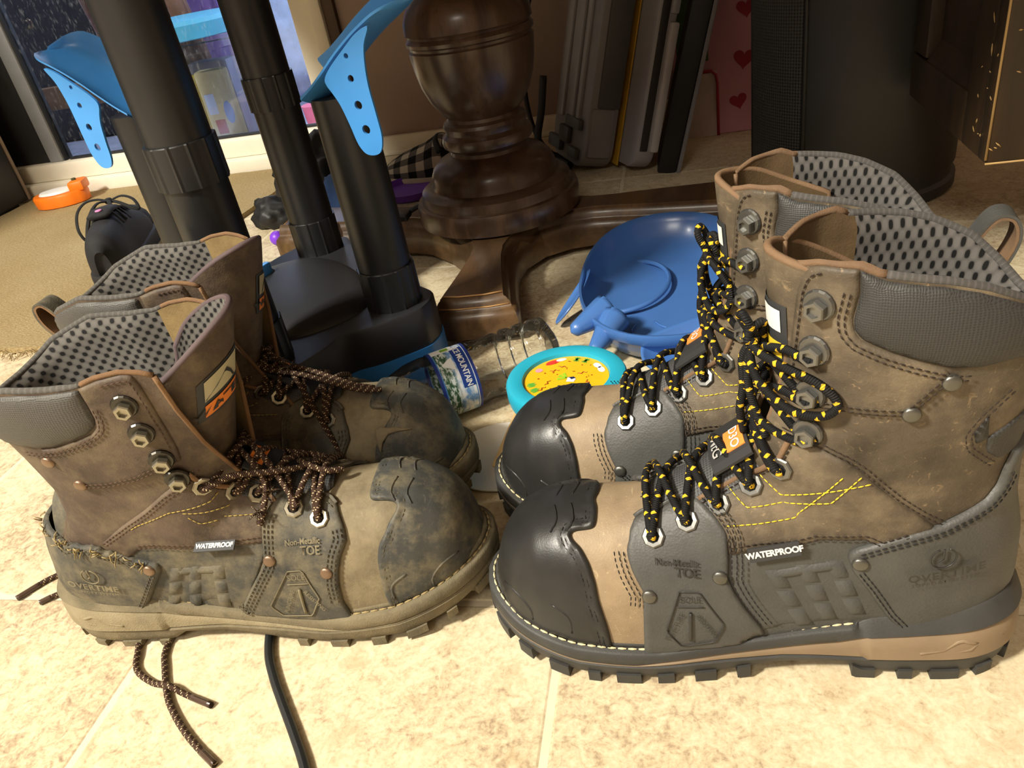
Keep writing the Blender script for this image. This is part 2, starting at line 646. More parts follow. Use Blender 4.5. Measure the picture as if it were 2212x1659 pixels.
def foot(L, w_tip, w_waist, w_root, ang):
    """one moulded foot, lying along +x from the column"""
    xs = np.array([.03, .07, .10, .13, .16, .19, .22, L - .035, L - .012, L])
    wid = np.interp(xs, [.03, .07, .105, .14, .20, L], [w_root * 1.4, w_root, w_waist * 1.12, w_waist, w_waist * 1.22, w_tip])
    xs = np.r_[xs]
    prof_ = [(0, .010), (0, .030), (-.001, .036), (-.0045, .0405), (-.0075, .0425), (-.0085, .0445), (-.0095, .049), (-.0125, .0535), (-.0150, .0555), (-.0152, .0572)]
    m = len(prof_)
    outl = [(x, w) for x, w in zip(xs, wid)]
    # plan outline with inset, near side then tip then far side
    def plan(ins):
        a = [(x, -(w + ins)) for x, w in outl[:-1]]
        tip = [(L + ins - .004, -(w_tip + ins) + .004), (L + ins, -(w_tip + ins) * .4), (L + ins, (w_tip + ins) * .4), (L + ins - .004, (w_tip + ins) - .004)]
        b = [(x, (w + ins)) for x, w in outl[:-1]][::-1]
        return a + tip + b
    rings = []
    for ins, z in prof_:
        rings.append([(x, y, z + (.004 * (1 - min(x / L, 1)) if z > .04 else 0)) for x, y in plan(ins)])
    n = len(rings[0])
    V = [p for r_ in rings for p in r_]
    F = []
    for i in range(m - 1):
        for j in range(n - 1):
            F.append((i * n + j, i * n + j + 1, i * n + n + j + 1, i * n + n + j))
    F.append(tuple((m - 1) * n + j for j in range(n)))
    F.append(tuple(range(n - 1, -1, -1)))
    Mx = Matrix.Rotation(ang, 4, 'Z')
    V = [Mx @ Vector(v) for v in V]
    o = sharp(mesh('foot', V, F, M_WOODF, tb), 30)
    # edges rubbed through to pale wood at the tip
    for k, (ins, z) in enumerate(((-.0149, .0570), (-.0085, .0447))):
        pts = [Mx @ Vector((x, y, z + .0004)) for x, y in [(L + ins - .004, -(w_tip + ins) + .004), (L + ins, -(w_tip + ins) * .4), (L + ins, (w_tip + ins) * .4), (L + ins - .004, (w_tip + ins) - .004)]]
        tube('worn_edge', pts, .0009, M_WORN, o, 5)
    pv, pf = prism_data(rrect(L - .06, -.02, L - .015, .02, .008), .0, .0105)
    mesh('glide', [Mx @ v for v in pv], pf, plain('black glide', '#151515', .6), o, smooth=False)


foot(.280, .053, .033, .060, R(-87))
foot(.370, .052, .034, .060, R(168))
foot(.325, .052, .034, .060, R(-1))
foot(.30, .052, .034, .060, R(94))
prism('tabletop', [(x - PX, y - PY) for x, y in rrect(-.96, .36, .47, 1.585, .42, 12)], .69, .725, wood_mat('table top wood', '#3a2517', '#553822', '#6b4a2d', scale=(1, .1, 1)), tb, bev=.008)

# ---------------------------------------------------------------- boot dryer
M_DRY = plain('black dryer plastic', '#26272a', .42, vary=.04, bump=.25, bscale=900)
M_DRYT = plain('black tube plastic', '#1c1d1e', .38, vary=.05)
M_BLUE = plain('bright blue plastic', '#438fd6', .35, vary=.04)
M_BLUES = plain('blue base plastic', '#2f77bd', .4, vary=.04)
P1, P3, P2, P4 = Vector((-.396, .586, 0)), Vector((-.297, .697, 0)), Vector((-.450, .870, 0)), Vector((-.549, .759, 0))
DC = (P1 + P2 + P3 + P4) / 4
dr = empty('boot_dryer', (DC.x, DC.y, 0), 0, 'black and blue upright boot dryer with four tubes', 'boot dryer')


def lobed(r, pull):
    pts = []
    Ps = [P1, P3, P2, P4]
    for i, P in enumerate(Ps):
        N, Pv = Ps[(i + 1) % 4], Ps[(i - 1) % 4]
        d0 = (P - Pv).normalized()
        d1 = (N - P).normalized()
        n0 = Vector((d0.y, -d0.x, 0))
        n1 = Vector((d1.y, -d1.x, 0))
        out = (n0 + n1).normalized()
        for nn in (n0, (n0 + out).normalized(), out, (out + n1).normalized(), n1):
            pts.append(P + nn * r)
        mid_ = (P + N) / 2
        L = (N - P).length
        for f, q in ((.30, .45), (.5, 1.0), (.70, .45)):
            pts.append(P.lerp(N, f) + n1 * (r - pull * q * (L / .2)))
    return [(p.x - DC.x, p.y - DC.y) for p in spline([(v.x, v.y) for v in pts], 5, True) for p in [Vector((p[0], p[1]))]]


def skirt(name, levels, mat, arch=None, top=True):
    """stack of lobed outlines"""
    rings = []
    for r, pull, z in levels:
        o = lobed(r, pull)
        rings.append([(x, y, z) for x, y in o])
    n = len(rings[0])
    if arch:
        for ri in arch:
            for j in range(n):
                x, y, z = rings[ri][j]
                # underside arches between the lobes
                dmin = min((Vector((x + DC.x, y + DC.y, 0)) - P).length for P in (P1, P2, P3, P4))
                k = max(0, min(1, (dmin - .048) / .022))
                rings[ri][j] = (x, y, z + k * k * (3 - 2 * k) * .017)
    V = [p for r_ in rings for p in r_]
    F = [(i * n + j, i * n + (j + 1) % n, i * n + n + (j + 1) % n, i * n + n + j) for i in range(len(rings) - 1) for j in range(n)]
    if top:
        F.append(tuple((len(rings) - 1) * n + j for j in range(n)))
    return sharp(mesh(name, V, F, mat, dr), 40)


skirt('blue_skirt', [(.042, .026, .004), (.043, .026, .004), (.0425, .026, .043), (.030, .026, .044)], M_BLUES, arch=(0, 1))
skirt('housing', [(.0405, .026, .038), (.0415, .026, .040), (.0400, .026, .082), (.0385, .026, .085), (.034, .026, .0856)], M_DRY)
for P in (P1, P2, P3, P4):
    lathe('pad_foot', [(.012, 0), (.014, .002), (.014, .006)], M_DRY, dr, 16, (P.x - DC.x, P.y - DC.y, 0))
# domed fan cover
ax = (P4 + P2 - P1 - P3).normalized()
angd = math.atan2(ax.y, ax.x)
V, F = [], []
nu, nv = 48, 16
for i in range(nv + 1):
    q = i / nv * pi / 2
    for j in range(nu):
        a = 2 * pi * j / nu
        rr_ = math.cos(q) ** .8
        sq = (abs(math.cos(a)) ** 2.6 + abs(math.sin(a)) ** 2.6) ** (-1 / 2.6)
        V.append((.120 * rr_ * sq * math.cos(a) * .92, .078 * rr_ * sq * math.sin(a), .078 + .028 * math.sin(q) ** .9))
for i in range(nv):
    for j in range(nu):
        F.append((i * nu + j, i * nu + (j + 1) % nu, i * nu + nu + (j + 1) % nu, i * nu + nu + j))
o = mesh('fan_cover', [Matrix.Rotation(angd, 4, 'Z') @ Vector(v) for v in V], F, M_DRY, dr)
# dial well and timer knob near the left end of the cover
lathe('dial_well', [(.022, .0985), (.0235, .1020), (.0225, .1035), (.020, .1015), (.001, .1010)], plain('dark dial well', '#17181a', .5), dr, 28, (-.043, .026, .0), M=Matrix.Rotation(R(-8), 4, 'Y'))
kb = bmesh.new()
bm_box(kb, (-.017, -.0045, .098), (.017, .0045, .118), .003)
sharp(bm_obj('timer_knob', kb, M_BLUE, dr)).matrix_local = Matrix.Translation((-.046, .020, -.001)) @ Matrix.Rotation(R(75), 4, 'Z')


def tube_stack(P, segs, z_top):
    c = (P.x - DC.x, P.y - DC.y, 0)
    for nm, z0, z1, r0, r1 in segs:
        if nm == 'collar':
            # ribbed sleeve
            bm = bmesh.new()
            n = 12 * 8
            V, F = [], []
            for z, kk in ((z0, 1), (z1 - .001, 1), (z1, .985)):
                for j in range(n):
                    a = 2 * pi * j / n + .2
                    r = r0 * kk + (.0009 if j % 8 == 0 else 0)
                    V.append((c[0] + r * math.cos(a), c[1] + r * math.sin(a), z))
            for i in range(2):
                for j in range(n):
                    F.append((i * n + j, i * n + (j + 1) % n, i * n + n + (j + 1) % n, i * n + n + j))
            F.append(tuple(2 * n + j for j in range(n)))
            F.append(tuple(range(n - 1, -1, -1)))
            bm.free()
            o = mesh('collar', V, F, M_DRYT, dr, smooth=False)
        else:
            lathe('tube', [(r0, z0), (r0 * .5 + r1 * .5, (z0 + z1) / 2), (r1, z1)], M_DRYT, dr, 40, c, cap=True)


tube_stack(P1, [('collar', .082, .128, .0290, .029), ('tube', .128, .262, .0272, .0268), ('collar', .262, .298, .0292, .029), ('tube', .298, .56, .0268, .0262)], .56)
tube_stack(P2, [('collar', .082, .128, .0290, .029), ('tube', .128, .262, .0272, .0268), ('collar', .262, .298, .0292, .029), ('tube', .298, .56, .0268, .0262)], .56)
tube_stack(P3, [('collar', .082, .128, .0290, .029), ('tube', .128, .296, .0270, .0266)], .296)
tube_stack(P4, [('collar', .082, .128, .0290, .029), ('tube', .128, .296, .0270, .0266)], .296)


def plate_holes(name, outer, holes, th, fn, mat, parent, label=None):
    loops = [outer] + holes
    tri = geometry.tessellate_polygon([[Vector((x, z, 0)) for x, z in lp] for lp in loops])
    pts = [p for lp in loops for p in lp]
    n = len(pts)
    V = [fn(x, z, 0) for x, z in pts] + [fn(x, z, th) for x, z in pts]
    F = [tuple(t) for t in tri] + [tuple(i + n for i in reversed(t)) for t in tri]
    o = 0
    for lp in loops:
        m = len(lp)
        for i in range(m):
            a, b = o + i, o + (i + 1) % m
            F.append((a, b, b + n, a + n))
        o += m
    bm = bmesh.new()
    vs = [bm.verts.new(v) for v in V]
    for f in F:
        try:
            bm.faces.new([vs[i] for i in f])
        except ValueError:
            pass
    bmesh.ops.recalc_face_normals(bm, faces=bm.faces)
    return sharp(bm_obj(name, bm, mat, parent), 30)


def cradle(P, d, flip):
    """blue boot holder clipped on a short tube"""
    d = Vector(d).normalized()
    e = Vector((d.y, -d.x, 0))
    if e.y > 0:
        e = -e
    c = P - DC
    root = None

    def fn_near(x, z, t):
        v = c + d * x + e * (.0285 + t + max(0, (.30 - z)) * -.03)
        return (v.x, v.y, z)
    outer = spline([(.068, .351), (.0605, .338), (.0565, .322), (.055, .305), (.0555, .280), (.055, .262), (.049, .249), (.036, .248), (.029, .257), (.0255, .275), (.0215, .292), (.0170, .302), (.0130, .309), (.013, .315), (.022, .324), (.040, .337), (.055, .347)], 4, True)
    holes = []
    for x, z, r in ((.0405, .331, .0022), (.0395, .313, .0030), (.0400, .291, .0038), (.0412, .270, .0040)):
        holes.append([(x + r * math.cos(a), z + r * math.sin(a)) for a in np.linspace(0, 2 * pi, 17)[:-1][::-1]])
    # channel: far wall, floor, near roll
    path = [(-.016, .294), (-.002, .303), (.014, .315), (.032, .329), (.053, .343), (.075, .355), (.096, .365)]
    secs = []
    nsec = len(path)
    ps = spline(path, 4)
    V = []
    prof_e = [(-.0285, .034), (-.0280, .016), (-.022, .004), (-.010, -.001), (.010, -.001), (.022, .003), (.0292, .008)]
    m = len(prof_e)
    for i, (x, z) in enumerate(ps):
        f = i / (len(ps) - 1)
        w = 1.0 if f < .8 else math.sqrt(max(0.02, 1 - ((f - .8) / .2) ** 2))
        hh = (1 - .35 * f) * (1 if f < .8 else w)
        for ee, up_ in prof_e:
            for t in (0,):
                v = c + d * (x - up_ * .55 * hh) + e * (ee * w)
                V.append((v.x, v.y, z + up_ * .85 * hh))
    F = []
    for i in range(len(ps) - 1):
        for j in range(m - 1):
            F.append((i * m + j, i * m + j + 1, i * m + m + j + 1, i * m + m + j))
    n = len(V)
    cen = Vector((0, 0, -.0022))
    V2 = [tuple(Vector(v) + cen) for v in V]
    FF = F + [tuple(i + n for i in reversed(f)) for f in F]
    edge = [i * m for i in range(len(ps))] + [(len(ps) - 1) * m + j for j in range(1, m)] + [i * m + m - 1 for i in range(len(ps) - 2, -1, -1)] + list(range(m - 2, 0, -1))
    for i in range(len(edge)):
        a, b = edge[i], edge[(i + 1) % len(edge)]
        FF.append((a, b, b + n, a + n))
    hd = sharp(mesh('boot_holder', V + V2, FF, M_BLUE, dr), 50)
    plate_holes('holed_flange', [tuple(p) for p in outer], holes, .0024, fn_near, M_BLUE, hd)


cradle(P3, (.97, -.24, 0), 1)
cradle(P4, (-.97, .24, 0), -1)


def clear_plastic(name, tint=(.96, .98, 1), gloss=.06, ior=1.45, fac=1.0):
    t = NT(name)
    a = t.n('ShaderNodeBsdfTransparent')
    a.inputs[0].default_value = (*tint, 1)
    g = t.n('ShaderNodeBsdfGlossy')
    g.inputs['Roughness'].default_value = gloss
    f = t.n('ShaderNodeFresnel')
    f.inputs[0].default_value = ior
    m = t.n('ShaderNodeMixShader')
    t.l(t.math('MULTIPLY', f.outputs[0], fac, True), m.inputs[0])
    t.l(a.outputs[0], m.inputs[1])
    t.l(g.outputs[0], m.inputs[2])
    t.l(m.outputs[0], t.out.inputs[0])
    return t.m


# ---------------------------------------------------------------- things leaning at the back


def lean_frame(x, y, z, deg, yaw=0):
    a = R(deg)
    u = Vector((math.sin(a), 0, math.cos(a)))
    t = Vector((math.cos(a), 0, -math.sin(a)))
    return Matrix.Translation((x, y, z)) @ Matrix.Rotation(R(yaw), 4, 'Z') @ Matrix(((t.x, 0, u.x, 0), (t.y, 1, u.y, 0), (t.z, 0, u.z, 0), (0, 0, 0, 1)))


M_GREYP = plain('grey case plastic', '#7d7a79', .5, vary=.04)
M_GREYD = plain('dark grey case plastic', '#4c4b4a', .55)
M_GREYL = plain('light grey case plastic', '#8f8d8e', .5)
gc = empty('tool_case', (0, 0, 0), 0, 'grey plastic tool case leaning upright behind the table', 'case')
gc.matrix_world = lean_frame(-.160, 1.30, .016, 15, 26)
prism('case_shell', rrect(0, 0, .16, .55, .035), 0, .052, M_GREYP, gc, Matrix(((0, 0, 1, 0), (1, 0, 0, 0), (0, 1, 0, 0), (0, 0, 0, 1))), .003)
bm = bmesh.new()
for y0, y1 in ((.035, .050), (.062, .100), (.112, .135)):
    bm_box(bm, (-.006, y0, .07), (.002, y1, .52), .003)
sharp(bm_obj('side_ribs', bm, M_GREYL, gc))['kind'] = 'stuff'
for (y0, y1, z0, z1) in ((.022, .060, .012, .030), (.066, .110, .030, .058), (.020, .085, .060, .078), (.10, .16, .012, .034)):
    box('latch_block', (-.010, y0, z0), (.001, y1, z1), M_GREYD, gc, .003)
box('front_band', (.012, -.004, .10), (.052, .004, .36), M_GREYD, gc, .003)
box('front_band', (.004, -.003, .02), (.046, .004, .10), M_GREYP, gc, .004)
ys = box('tape_measure_strip', (0, 0, 0), (.0028, .14, .52), plain('yellow plastic sheet', '#b98f23', .5), None, .001)
ys.matrix_world = lean_frame(-.1045, 1.325, .010, 15, 26)
ys.name = 'yellow_board'
tag(ys, 'thin yellow board wedged between the leaning plastic cases', 'board')
co = empty('clear_organizer', (0, 0, 0), 0, 'clear plastic organizer case leaning beside the grey case', 'case')
co.matrix_world = lean_frame(-.0745, 1.2755, .014, 15, 26)
M_CLR = plain('cloudy clear plastic', '#a3a2a6', .3, vary=.05)
M_CLR.node_tree.nodes['Principled BSDF'].inputs['Alpha'].default_value = .82
prism('organizer_shell', rrect(0, 0, .12, .52, .03), 0, .034, M_CLR, co, Matrix(((0, 0, 1, 0), (1, 0, 0, 0), (0, 1, 0, 0), (0, 0, 0, 1))), .004)
box('organizer_lid', (.022, -.008, .03), (.037, .004, .225), plain('cloudy latch plastic', '#b4b2b3', .3), co, .004)
box('organizer_lid', (.020, -.006, .235), (.034, .004, .40), M_CLR, co, .004)
box('dark_insert', (.006, -.0015, .03), (.020, .004, .46), plain('dark insert', '#2a2724', .6), co, .002)
bb_ = empty('black_board', (0, 0, 0), 0, 'black flat panel with a grey edge leaning right of the cases', 'panel')
bb_.matrix_world = lean_frame(-.036, 1.285, .003, 15)
box('panel', (0, 0, 0), (.030, .12, .62), plain('black board face', '#161617', .55), bb_, .002)
box('edge', (.0305, -.004, .0), (.037, .012, .62), plain('grey board edge', '#77767a', .5), bb_, .001)

# gift bag with hearts
gbag = empty('gift_bag', (.078, 1.475, 0), R(3), 'pink gift bag with red hearts behind the black bin', 'bag')
M_PINK = plain('pink bag paper', '#c98f9c', .55, vary=.05)
bm = bmesh.new()
bm_box(bm, (-.075, 0, 0), (.085, .10, .62), .003)
sharp(bm_obj('bag_body', bm, M_PINK, gbag))
M_HEART = plain('red heart print', '#9c2438', .55)


def heart(x, z, s, rot=0):
    pts = []
    for a in np.linspace(0, 2 * pi, 28)[:-1]:
        hx = 16 * math.sin(a) ** 3 / 17
        hz = (13 * math.cos(a) - 5 * math.cos(2 * a) - 2 * math.cos(3 * a) - math.cos(4 * a)) / 17
        c_, s_ = math.cos(rot), math.sin(rot)
        pts.append((x + s * (hx * c_ - hz * s_), -.0006, z + s * (hx * s_ + hz * c_)))
    return pts


for x, z, s, r_ in ((.030, .055, .016, .2), (.040, .125, .019, -.1), (.044, .205, .017, .1), (.058, .29, .018, -.2), (.040, .37, .017, .1), (.062, .45, .018, 0), (-.030, .045, .010, 0), (.068, .02, .013, 0)):
    p = heart(x, z, s, r_)
    mesh('printed_heart', p, [tuple(range(len(p)))], M_HEART, gbag, smooth=False)
box('bag_tag', (-.073, -.0022, .0), (-.006, -.0004, .112), plain('cream bag panel', '#cbb7ae', .6), gbag, 0)
tube('printed_border', [(-.073, -.003, .112), (-.016, -.003, .112), (-.008, -.003, .105), (-.006, -.003, .09), (-.006, -.003, .0)], .0028, M_HEART, gbag, 5)
box('green_panel', (-.073, -.002, .13), (-.02, -.0004, .33), plain('green bag print', '#3e5a2c', .6), gbag, 0)

# black bin with perforated strip
bn = empty('waste_bin', (.235, 1.155, 0), 0, 'tall black cylindrical bin with a mesh strip at the right rear', 'bin')
M_BIN = plain('black bin plastic', '#2a2927', .55, vary=.06, bump=.15, bscale=900)
lathe('bin_body', [(.128, 0), (.133, .004), (.133, .016), (.128, .020), (.1275, .030), (.131, .036), (.134, .62), (.130, .63), (.001, .63)], M_BIN, bn, 72)
mt_ = NT('black mesh strip')
mv = mt_.tex('UV')
vo = mt_.voro(mv, 260, 'F1', .0)
mt_.set(mt_.ramp(vo, [(.25, srgb('#0c0c0c')), (.5, srgb('#3a3936'))]), .5, 0, .5, mt_.bump(vo, .8, .001))
V, F, U = [], [], []
for i in range(13):
    a = R(190 + 42 * i / 12)
    for z in (.04, .60):
        V.append((.1352 * math.cos(a), .1352 * math.sin(a), z))
        U.append((.135 * a, z))
mesh('mesh_strip', V, [(i * 2, i * 2 + 2, i * 2 + 3, i * 2 + 1) for i in range(12)], mt_.m, bn, uv=U)
for dg in (188.5, 233.5):
    a = R(dg)
    tube('strip_border', [(.1345 * math.cos(a), .1345 * math.sin(a), .035), (.1345 * math.cos(a), .1345 * math.sin(a), .605)], .0022, M_BIN, bn, 6)

# wooden cabinet corner at the right
wc = empty('side_cabinet', (.266, .748, 0), R(0), 'scuffed dark wooden cabinet with a panelled side at the right edge', 'cabinet')
M_CAB = wood_mat('dark cabinet wood', '#20160b', '#30210f', '#3f2d17', rough=.5, coat=.1)
cx0, cz0, cz1 = 0, .150, .64
dpt, wdt = .262, .50


def cbx(nm, lo, hi, mat=M_CAB, bev=.0025):
    return box(nm, lo, hi, mat, wc, bev)


cbx('front_board', (.0, 0, cz0), (wdt, .022, cz1))
cbx('corner_post', (.0, .0225, cz0), (.030, .070, cz1))
cbx('side_rail', (.0, .070, cz0), (.030, dpt, cz0 + .048))
cbx('side_rail', (.0, .070, cz1 - .06), (.030, dpt, cz1))
cbx('side_panel', (.014, .065, cz0 + .04), (.020, dpt, cz1 - .05))
cbx('corner_post', (.0, dpt - .05, cz0 + .05), (.030, dpt, cz1 - .06))
pv, pf = prism_data([(0.002, cz0 + .048), (.014, cz0 + .048), (.014, cz0 + .068)], .070, dpt - .05, Matrix(((1, 0, 0, 0), (0, 0, 1, 0), (0, 1, 0, 0), (0, 0, 0, 1))))
bmm = bmesh.new()
vv = [bmm.verts.new(v) for v in pv]
for f in pf:
    bmm.faces.new([vv[i] for i in f])
bm_obj('panel_moulding', bmm, M_CAB, wc)
cbx('back_board', (.03, dpt - .01, cz0 + .02), (wdt, dpt, cz1))
cbx('bottom_board', (.03, .022, cz0 + .01), (wdt, dpt - .01, cz0 + .025))
cbx('top_board', (-.01, -.01, cz1), (wdt, dpt, cz1 + .02))
cbx('pedestal_base', (.30, .12, 0), (wdt - .02, dpt - .06, cz0 + .01))
cbx('pedestal_base', (.14, dpt - .10, 0), (.29, dpt - .04, cz0 + .01))
M_SCUF = plain('bare wood scuff', '#b08e58', .7)
rs = random.Random(4)
tube('scuffed_edge', [(.0, -.0004, cz0 + .004), (.0005, -.0004, cz0 + .12), (0, -.0004, cz0 + .28), (.0, -.0004, cz1)], .0011, M_SCUF, wc, 5)
tube('scuffed_edge', [(.0, -.0004, cz0 + .0006), (.06, -.0004, cz0 + .0006), (.20, -.0004, cz0 + .0006)], .0009, M_SCUF, wc, 5)
J = Join()
for k in range(26):
    if k % 2:
        a = Vector((rs.uniform(.004, .07), -.0006, cz0 + rs.uniform(.004, .18)))
        d = Vector((rs.uniform(-1, 1), 0, rs.uniform(-1, 1))).normalized() * rs.uniform(.002, .009)
    else:
        a = Vector((-.0006, rs.uniform(.004, .07), cz0 + rs.uniform(.004, .18)))
        d = Vector((0, rs.uniform(-1, 1), rs.uniform(-1, 1))).normalized() * rs.uniform(.002, .010)
    V, F, UV = tube_data([a, a + d * .5, a + d], [.0003, .0007, .0002], 4)
    J.add(V, F, UV)
J.build('scuff_marks', M_SCUF, wc, kind='stuff')

# hanging cables
M_CBL = plain('black cable rubber', '#131314', .5)
c1 = tube('hanging_cable', spline([(-.215, 1.57, .52), (-.235, 1.56, .36), (-.272, 1.54, .26), (-.315, 1.52, .19), (-.365, 1.50, .12), (-.40, 1.50, .03), (-.41, 1.50, .0045)], 8), .0045, M_CBL, None, 8)
tag(c1, 'black cable sagging behind the column to the left', 'cable')
c2 = tube('hanging_cable', spline([(-.195, 1.57, .52), (-.225, 1.55, .34), (-.262, 1.52, .22), (-.272, 1.49, .13), (-.262, 1.46, .06), (-.235, 1.43, .02), (-.20, 1.42, .0045)], 8), .0045, M_CBL, None, 8)
tag(c2, 'black cable hanging to the floor beside the grey case', 'cable')
c3 = tube('coiled_cord', spline([(-.222, 1.41, .155), (-.232, 1.40, .10), (-.242, 1.38, .055), (-.232, 1.36, .02), (-.205, 1.34, .0065), (-.19, 1.37, .0065), (-.22, 1.41, .0065), (-.235, 1.37, .0065), (-.20, 1.33, .012)], 8), .0065, M_CBL, None, 8)
tag(c3, 'tangle of thicker black cord at the foot of the grey case', 'cord')

# ---------------------------------------------------------------- seen through the door
st_ = empty('storage_bucket', (-1.20, 1.99, -.02), 0, 'clear plastic bucket with teal lid outside the glass door', 'bucket')
M_BUCK = clear_plastic('scuffed clear plastic', (.80, .84, .90), .15, 1.45, 1.5)
lathe('bucket_wall', [(.122, 0), (.127, .004), (.137, .25), (.142, .253), (.142, .262), (.139, .29)], M_BUCK, st_, 48, cap=False)
lathe('bucket_lid', [(.143, .282), (.149, .284), (.151, .316), (.144, .326), (.12, .328), (.001, .326)], plain('teal bucket lid', '#3f93ab', .4), st_, 48)
M_Y1 = plain('yellow packet', '#d8b417', .5)
M_Y2 = plain('cream packet', '#d3bd8a', .6)


def packet(nm, x, y, w, d, h, rz, mat, label, cat):
    bm = bmesh.new()
    bm_box(bm, (-w / 2, -d / 2, 0), (w / 2, d / 2, h), .008)
    o = sharp(bm_obj(nm, bm, mat))
    o.location = (-1.18 + x, 1.99 + y, -.014)
    o.rotation_euler = (0, 0, R(rz))
    return tag(o, label, cat)


p1 = packet('yellow_packet', -.055, -.052, .070, .05, .190, -12, M_Y1, 'yellow packet standing in the clear bucket outside', 'packet')
p2 = packet('cream_packet', .035, -.062, .080, .040, .200, 8, M_Y2, 'cream packet with blue oval mark standing in the clear bucket', 'packet')
oval = [(.022 + .012 * math.cos(a), -.0212, .095 + .028 * math.sin(a)) for a in np.linspace(0, 2 * pi, 24)[:-1]]
mesh('blue_mark', oval, [tuple(range(23))], plain('blue print', '#6f93cf', .6), p2, smooth=False)
box('red_mark', (-.022, -.0215, .045), (.004, -.0195, .080), plain('red print', '#b5464a', .6), p2, 0)
box('pale_mark', (-.030, -.0215, .095), (-.005, -.0195, .145), plain('pale print', '#c9ccd8', .6), p2, 0)
p3 = packet('grey_packet', -.02, .05, .12, .06, .21, 0, plain('grey packet', '#8f8b93', .6), 'grey packet at the back of the clear bucket', 'packet')
pb = box('snow_board', (-1.30, 2.50, -.02), (-.55, 2.55, .60), plain('pale blue panel', '#9fb6dc', .6, vary=.2, scale=20), None, .004)
tag(pb, 'pale blue weathered panel standing outside behind the bucket', 'panel')
pr = box('purple_tub', (-1.45, 2.36, -.02), (-1.305, 2.48, .64), plain('purple plastic tub', '#6d5496', .5), None, .01)
tag(pr, 'tall purple plastic bin outside beyond the bucket', 'bin')
rd = lathe('red_cup', [(.030, 0), (.036, .08), (.038, .085), (.001, .085)], plain('pink red plastic', '#d8667c', .5), None, 28)
rd.location = (-.90, 1.95, -.02)
tag(rd, 'pinkish red cup outside at the right side of the glass', 'cup')
wall_o = box('dark_grill_cover', (-2.6, 2.35, -.02), (-1.48, 2.9, 1.2), plain('dark cover fabric', '#26272b', .8, vary=.25, scale=8), None, .02)
tag(wall_o, 'large dark covered grill outside the left part of the glass', 'grill')
for k, (x, y, dx, lab_) in enumerate(((-1.62, 2.1, .16, 'brown wooden post outside leaning nearer the glass, left one'), (-1.38, 2.14, .12, 'brown wooden post outside leaning close to the bucket'))):
    o = tube('wooden_post', [(x + dx, y, -.012), (x, y + .02, .9)], .028, plain('brown outdoor wood %d' % k, '#6b4630', .7, vary=.2), None, 12)
    tag(o, lab_, 'post')
br = box('wood_plank', (-1.75, 2.03, .13), (-1.36, 2.055, .19), plain('brown plank', '#70502f', .7, vary=.2), None, .004)
tag(br, 'brown wooden plank across the posts outside', 'plank')
# ---------------------------------------------------------------- things on the floor

# -- water bottle
bdir = Vector((-.84, -.54, 0)).normalized()
bperp = Vector((bdir.y, -bdir.x, 0))
bo = Vector((-.136, .676, .0325))
MB_ = Matrix(((bperp.x, 0, bdir.x, 0), (bperp.y, 0, bdir.y, 0), (0, 1, 0, 0), (0, 0, 0, 1)))
MBm = Matrix.Translation(bo) @ Matrix(((bperp.x, 0, bdir.x), (bperp.y, 0, bdir.y), (0, 1, 0))).to_4x4()
bt = empty('water_bottle', bo, 0, 'clear empty plastic water bottle with a blue label lying on its side', 'bottle')
prof = [(.001, .006), (.018, .004), (.026, 0), (.0305, .003), (.0325, .010), (.0325, .016), (.0300, .019), (.0300, .021), (.0325, .024), (.0328, .031), (.0302, .034), (.0302, .036), (.0327, .039), (.0328, .046), (.0302, .049), (.0302, .051),
        (.0326, .055), (.0324, .066), (.0312, .074), (.0324, .082), (.0324, .086), (.0312, .088), (.0312, .126), (.0324, .128), (.0322, .134), (.0305, .148), (.0255, .164), (.0185, .178), (.0135, .186), (.0128, .189), (.0150, .190), (.0150, .1915), (.0128, .193), (.0126, .205)]
V, F = [], []
n = 40
pp_ = [(a, b) for a, b in resample(prof, .0016)[:, :2]]
for r, z in pp_:
    for j in range(n):
        a = 2 * pi * j / n
        f = 1.0
        if z < .012:
            f = 1 + .05 * math.cos(5 * a) * (1 - z / .012)
        if .056 < z < .084:
            f = 1 - .03 * max(0, math.cos(6 * a + z * 90)) * math.sin((z - .056) / .028 * pi)
        V.append((r * f * math.cos(a), r * f * math.sin(a), z))
F = [(i * n + j, i * n + (j + 1) % n, i * n + n + (j + 1) % n, i * n + n + j) for i in range(len(pp_) - 1) for j in range(n)]
M_PET = clear_plastic('clear bottle plastic', (.97, .985, .985), .06, 1.42, .95)
o = mesh('bottle_body', V, F, M_PET, bt)
o.matrix_parent_inverse = Matrix.Identity(4)
MR = MBm.to_3x3().to_4x4()
o.matrix_local = MR
lathe('bottle_cap', [(.0155, .196), (.0160, .197), (.0160, .208), (.0150, .2095), (.001, .2095)], plain('white bottle cap', '#e9edf0', .4), bt, 28).matrix_local = MR
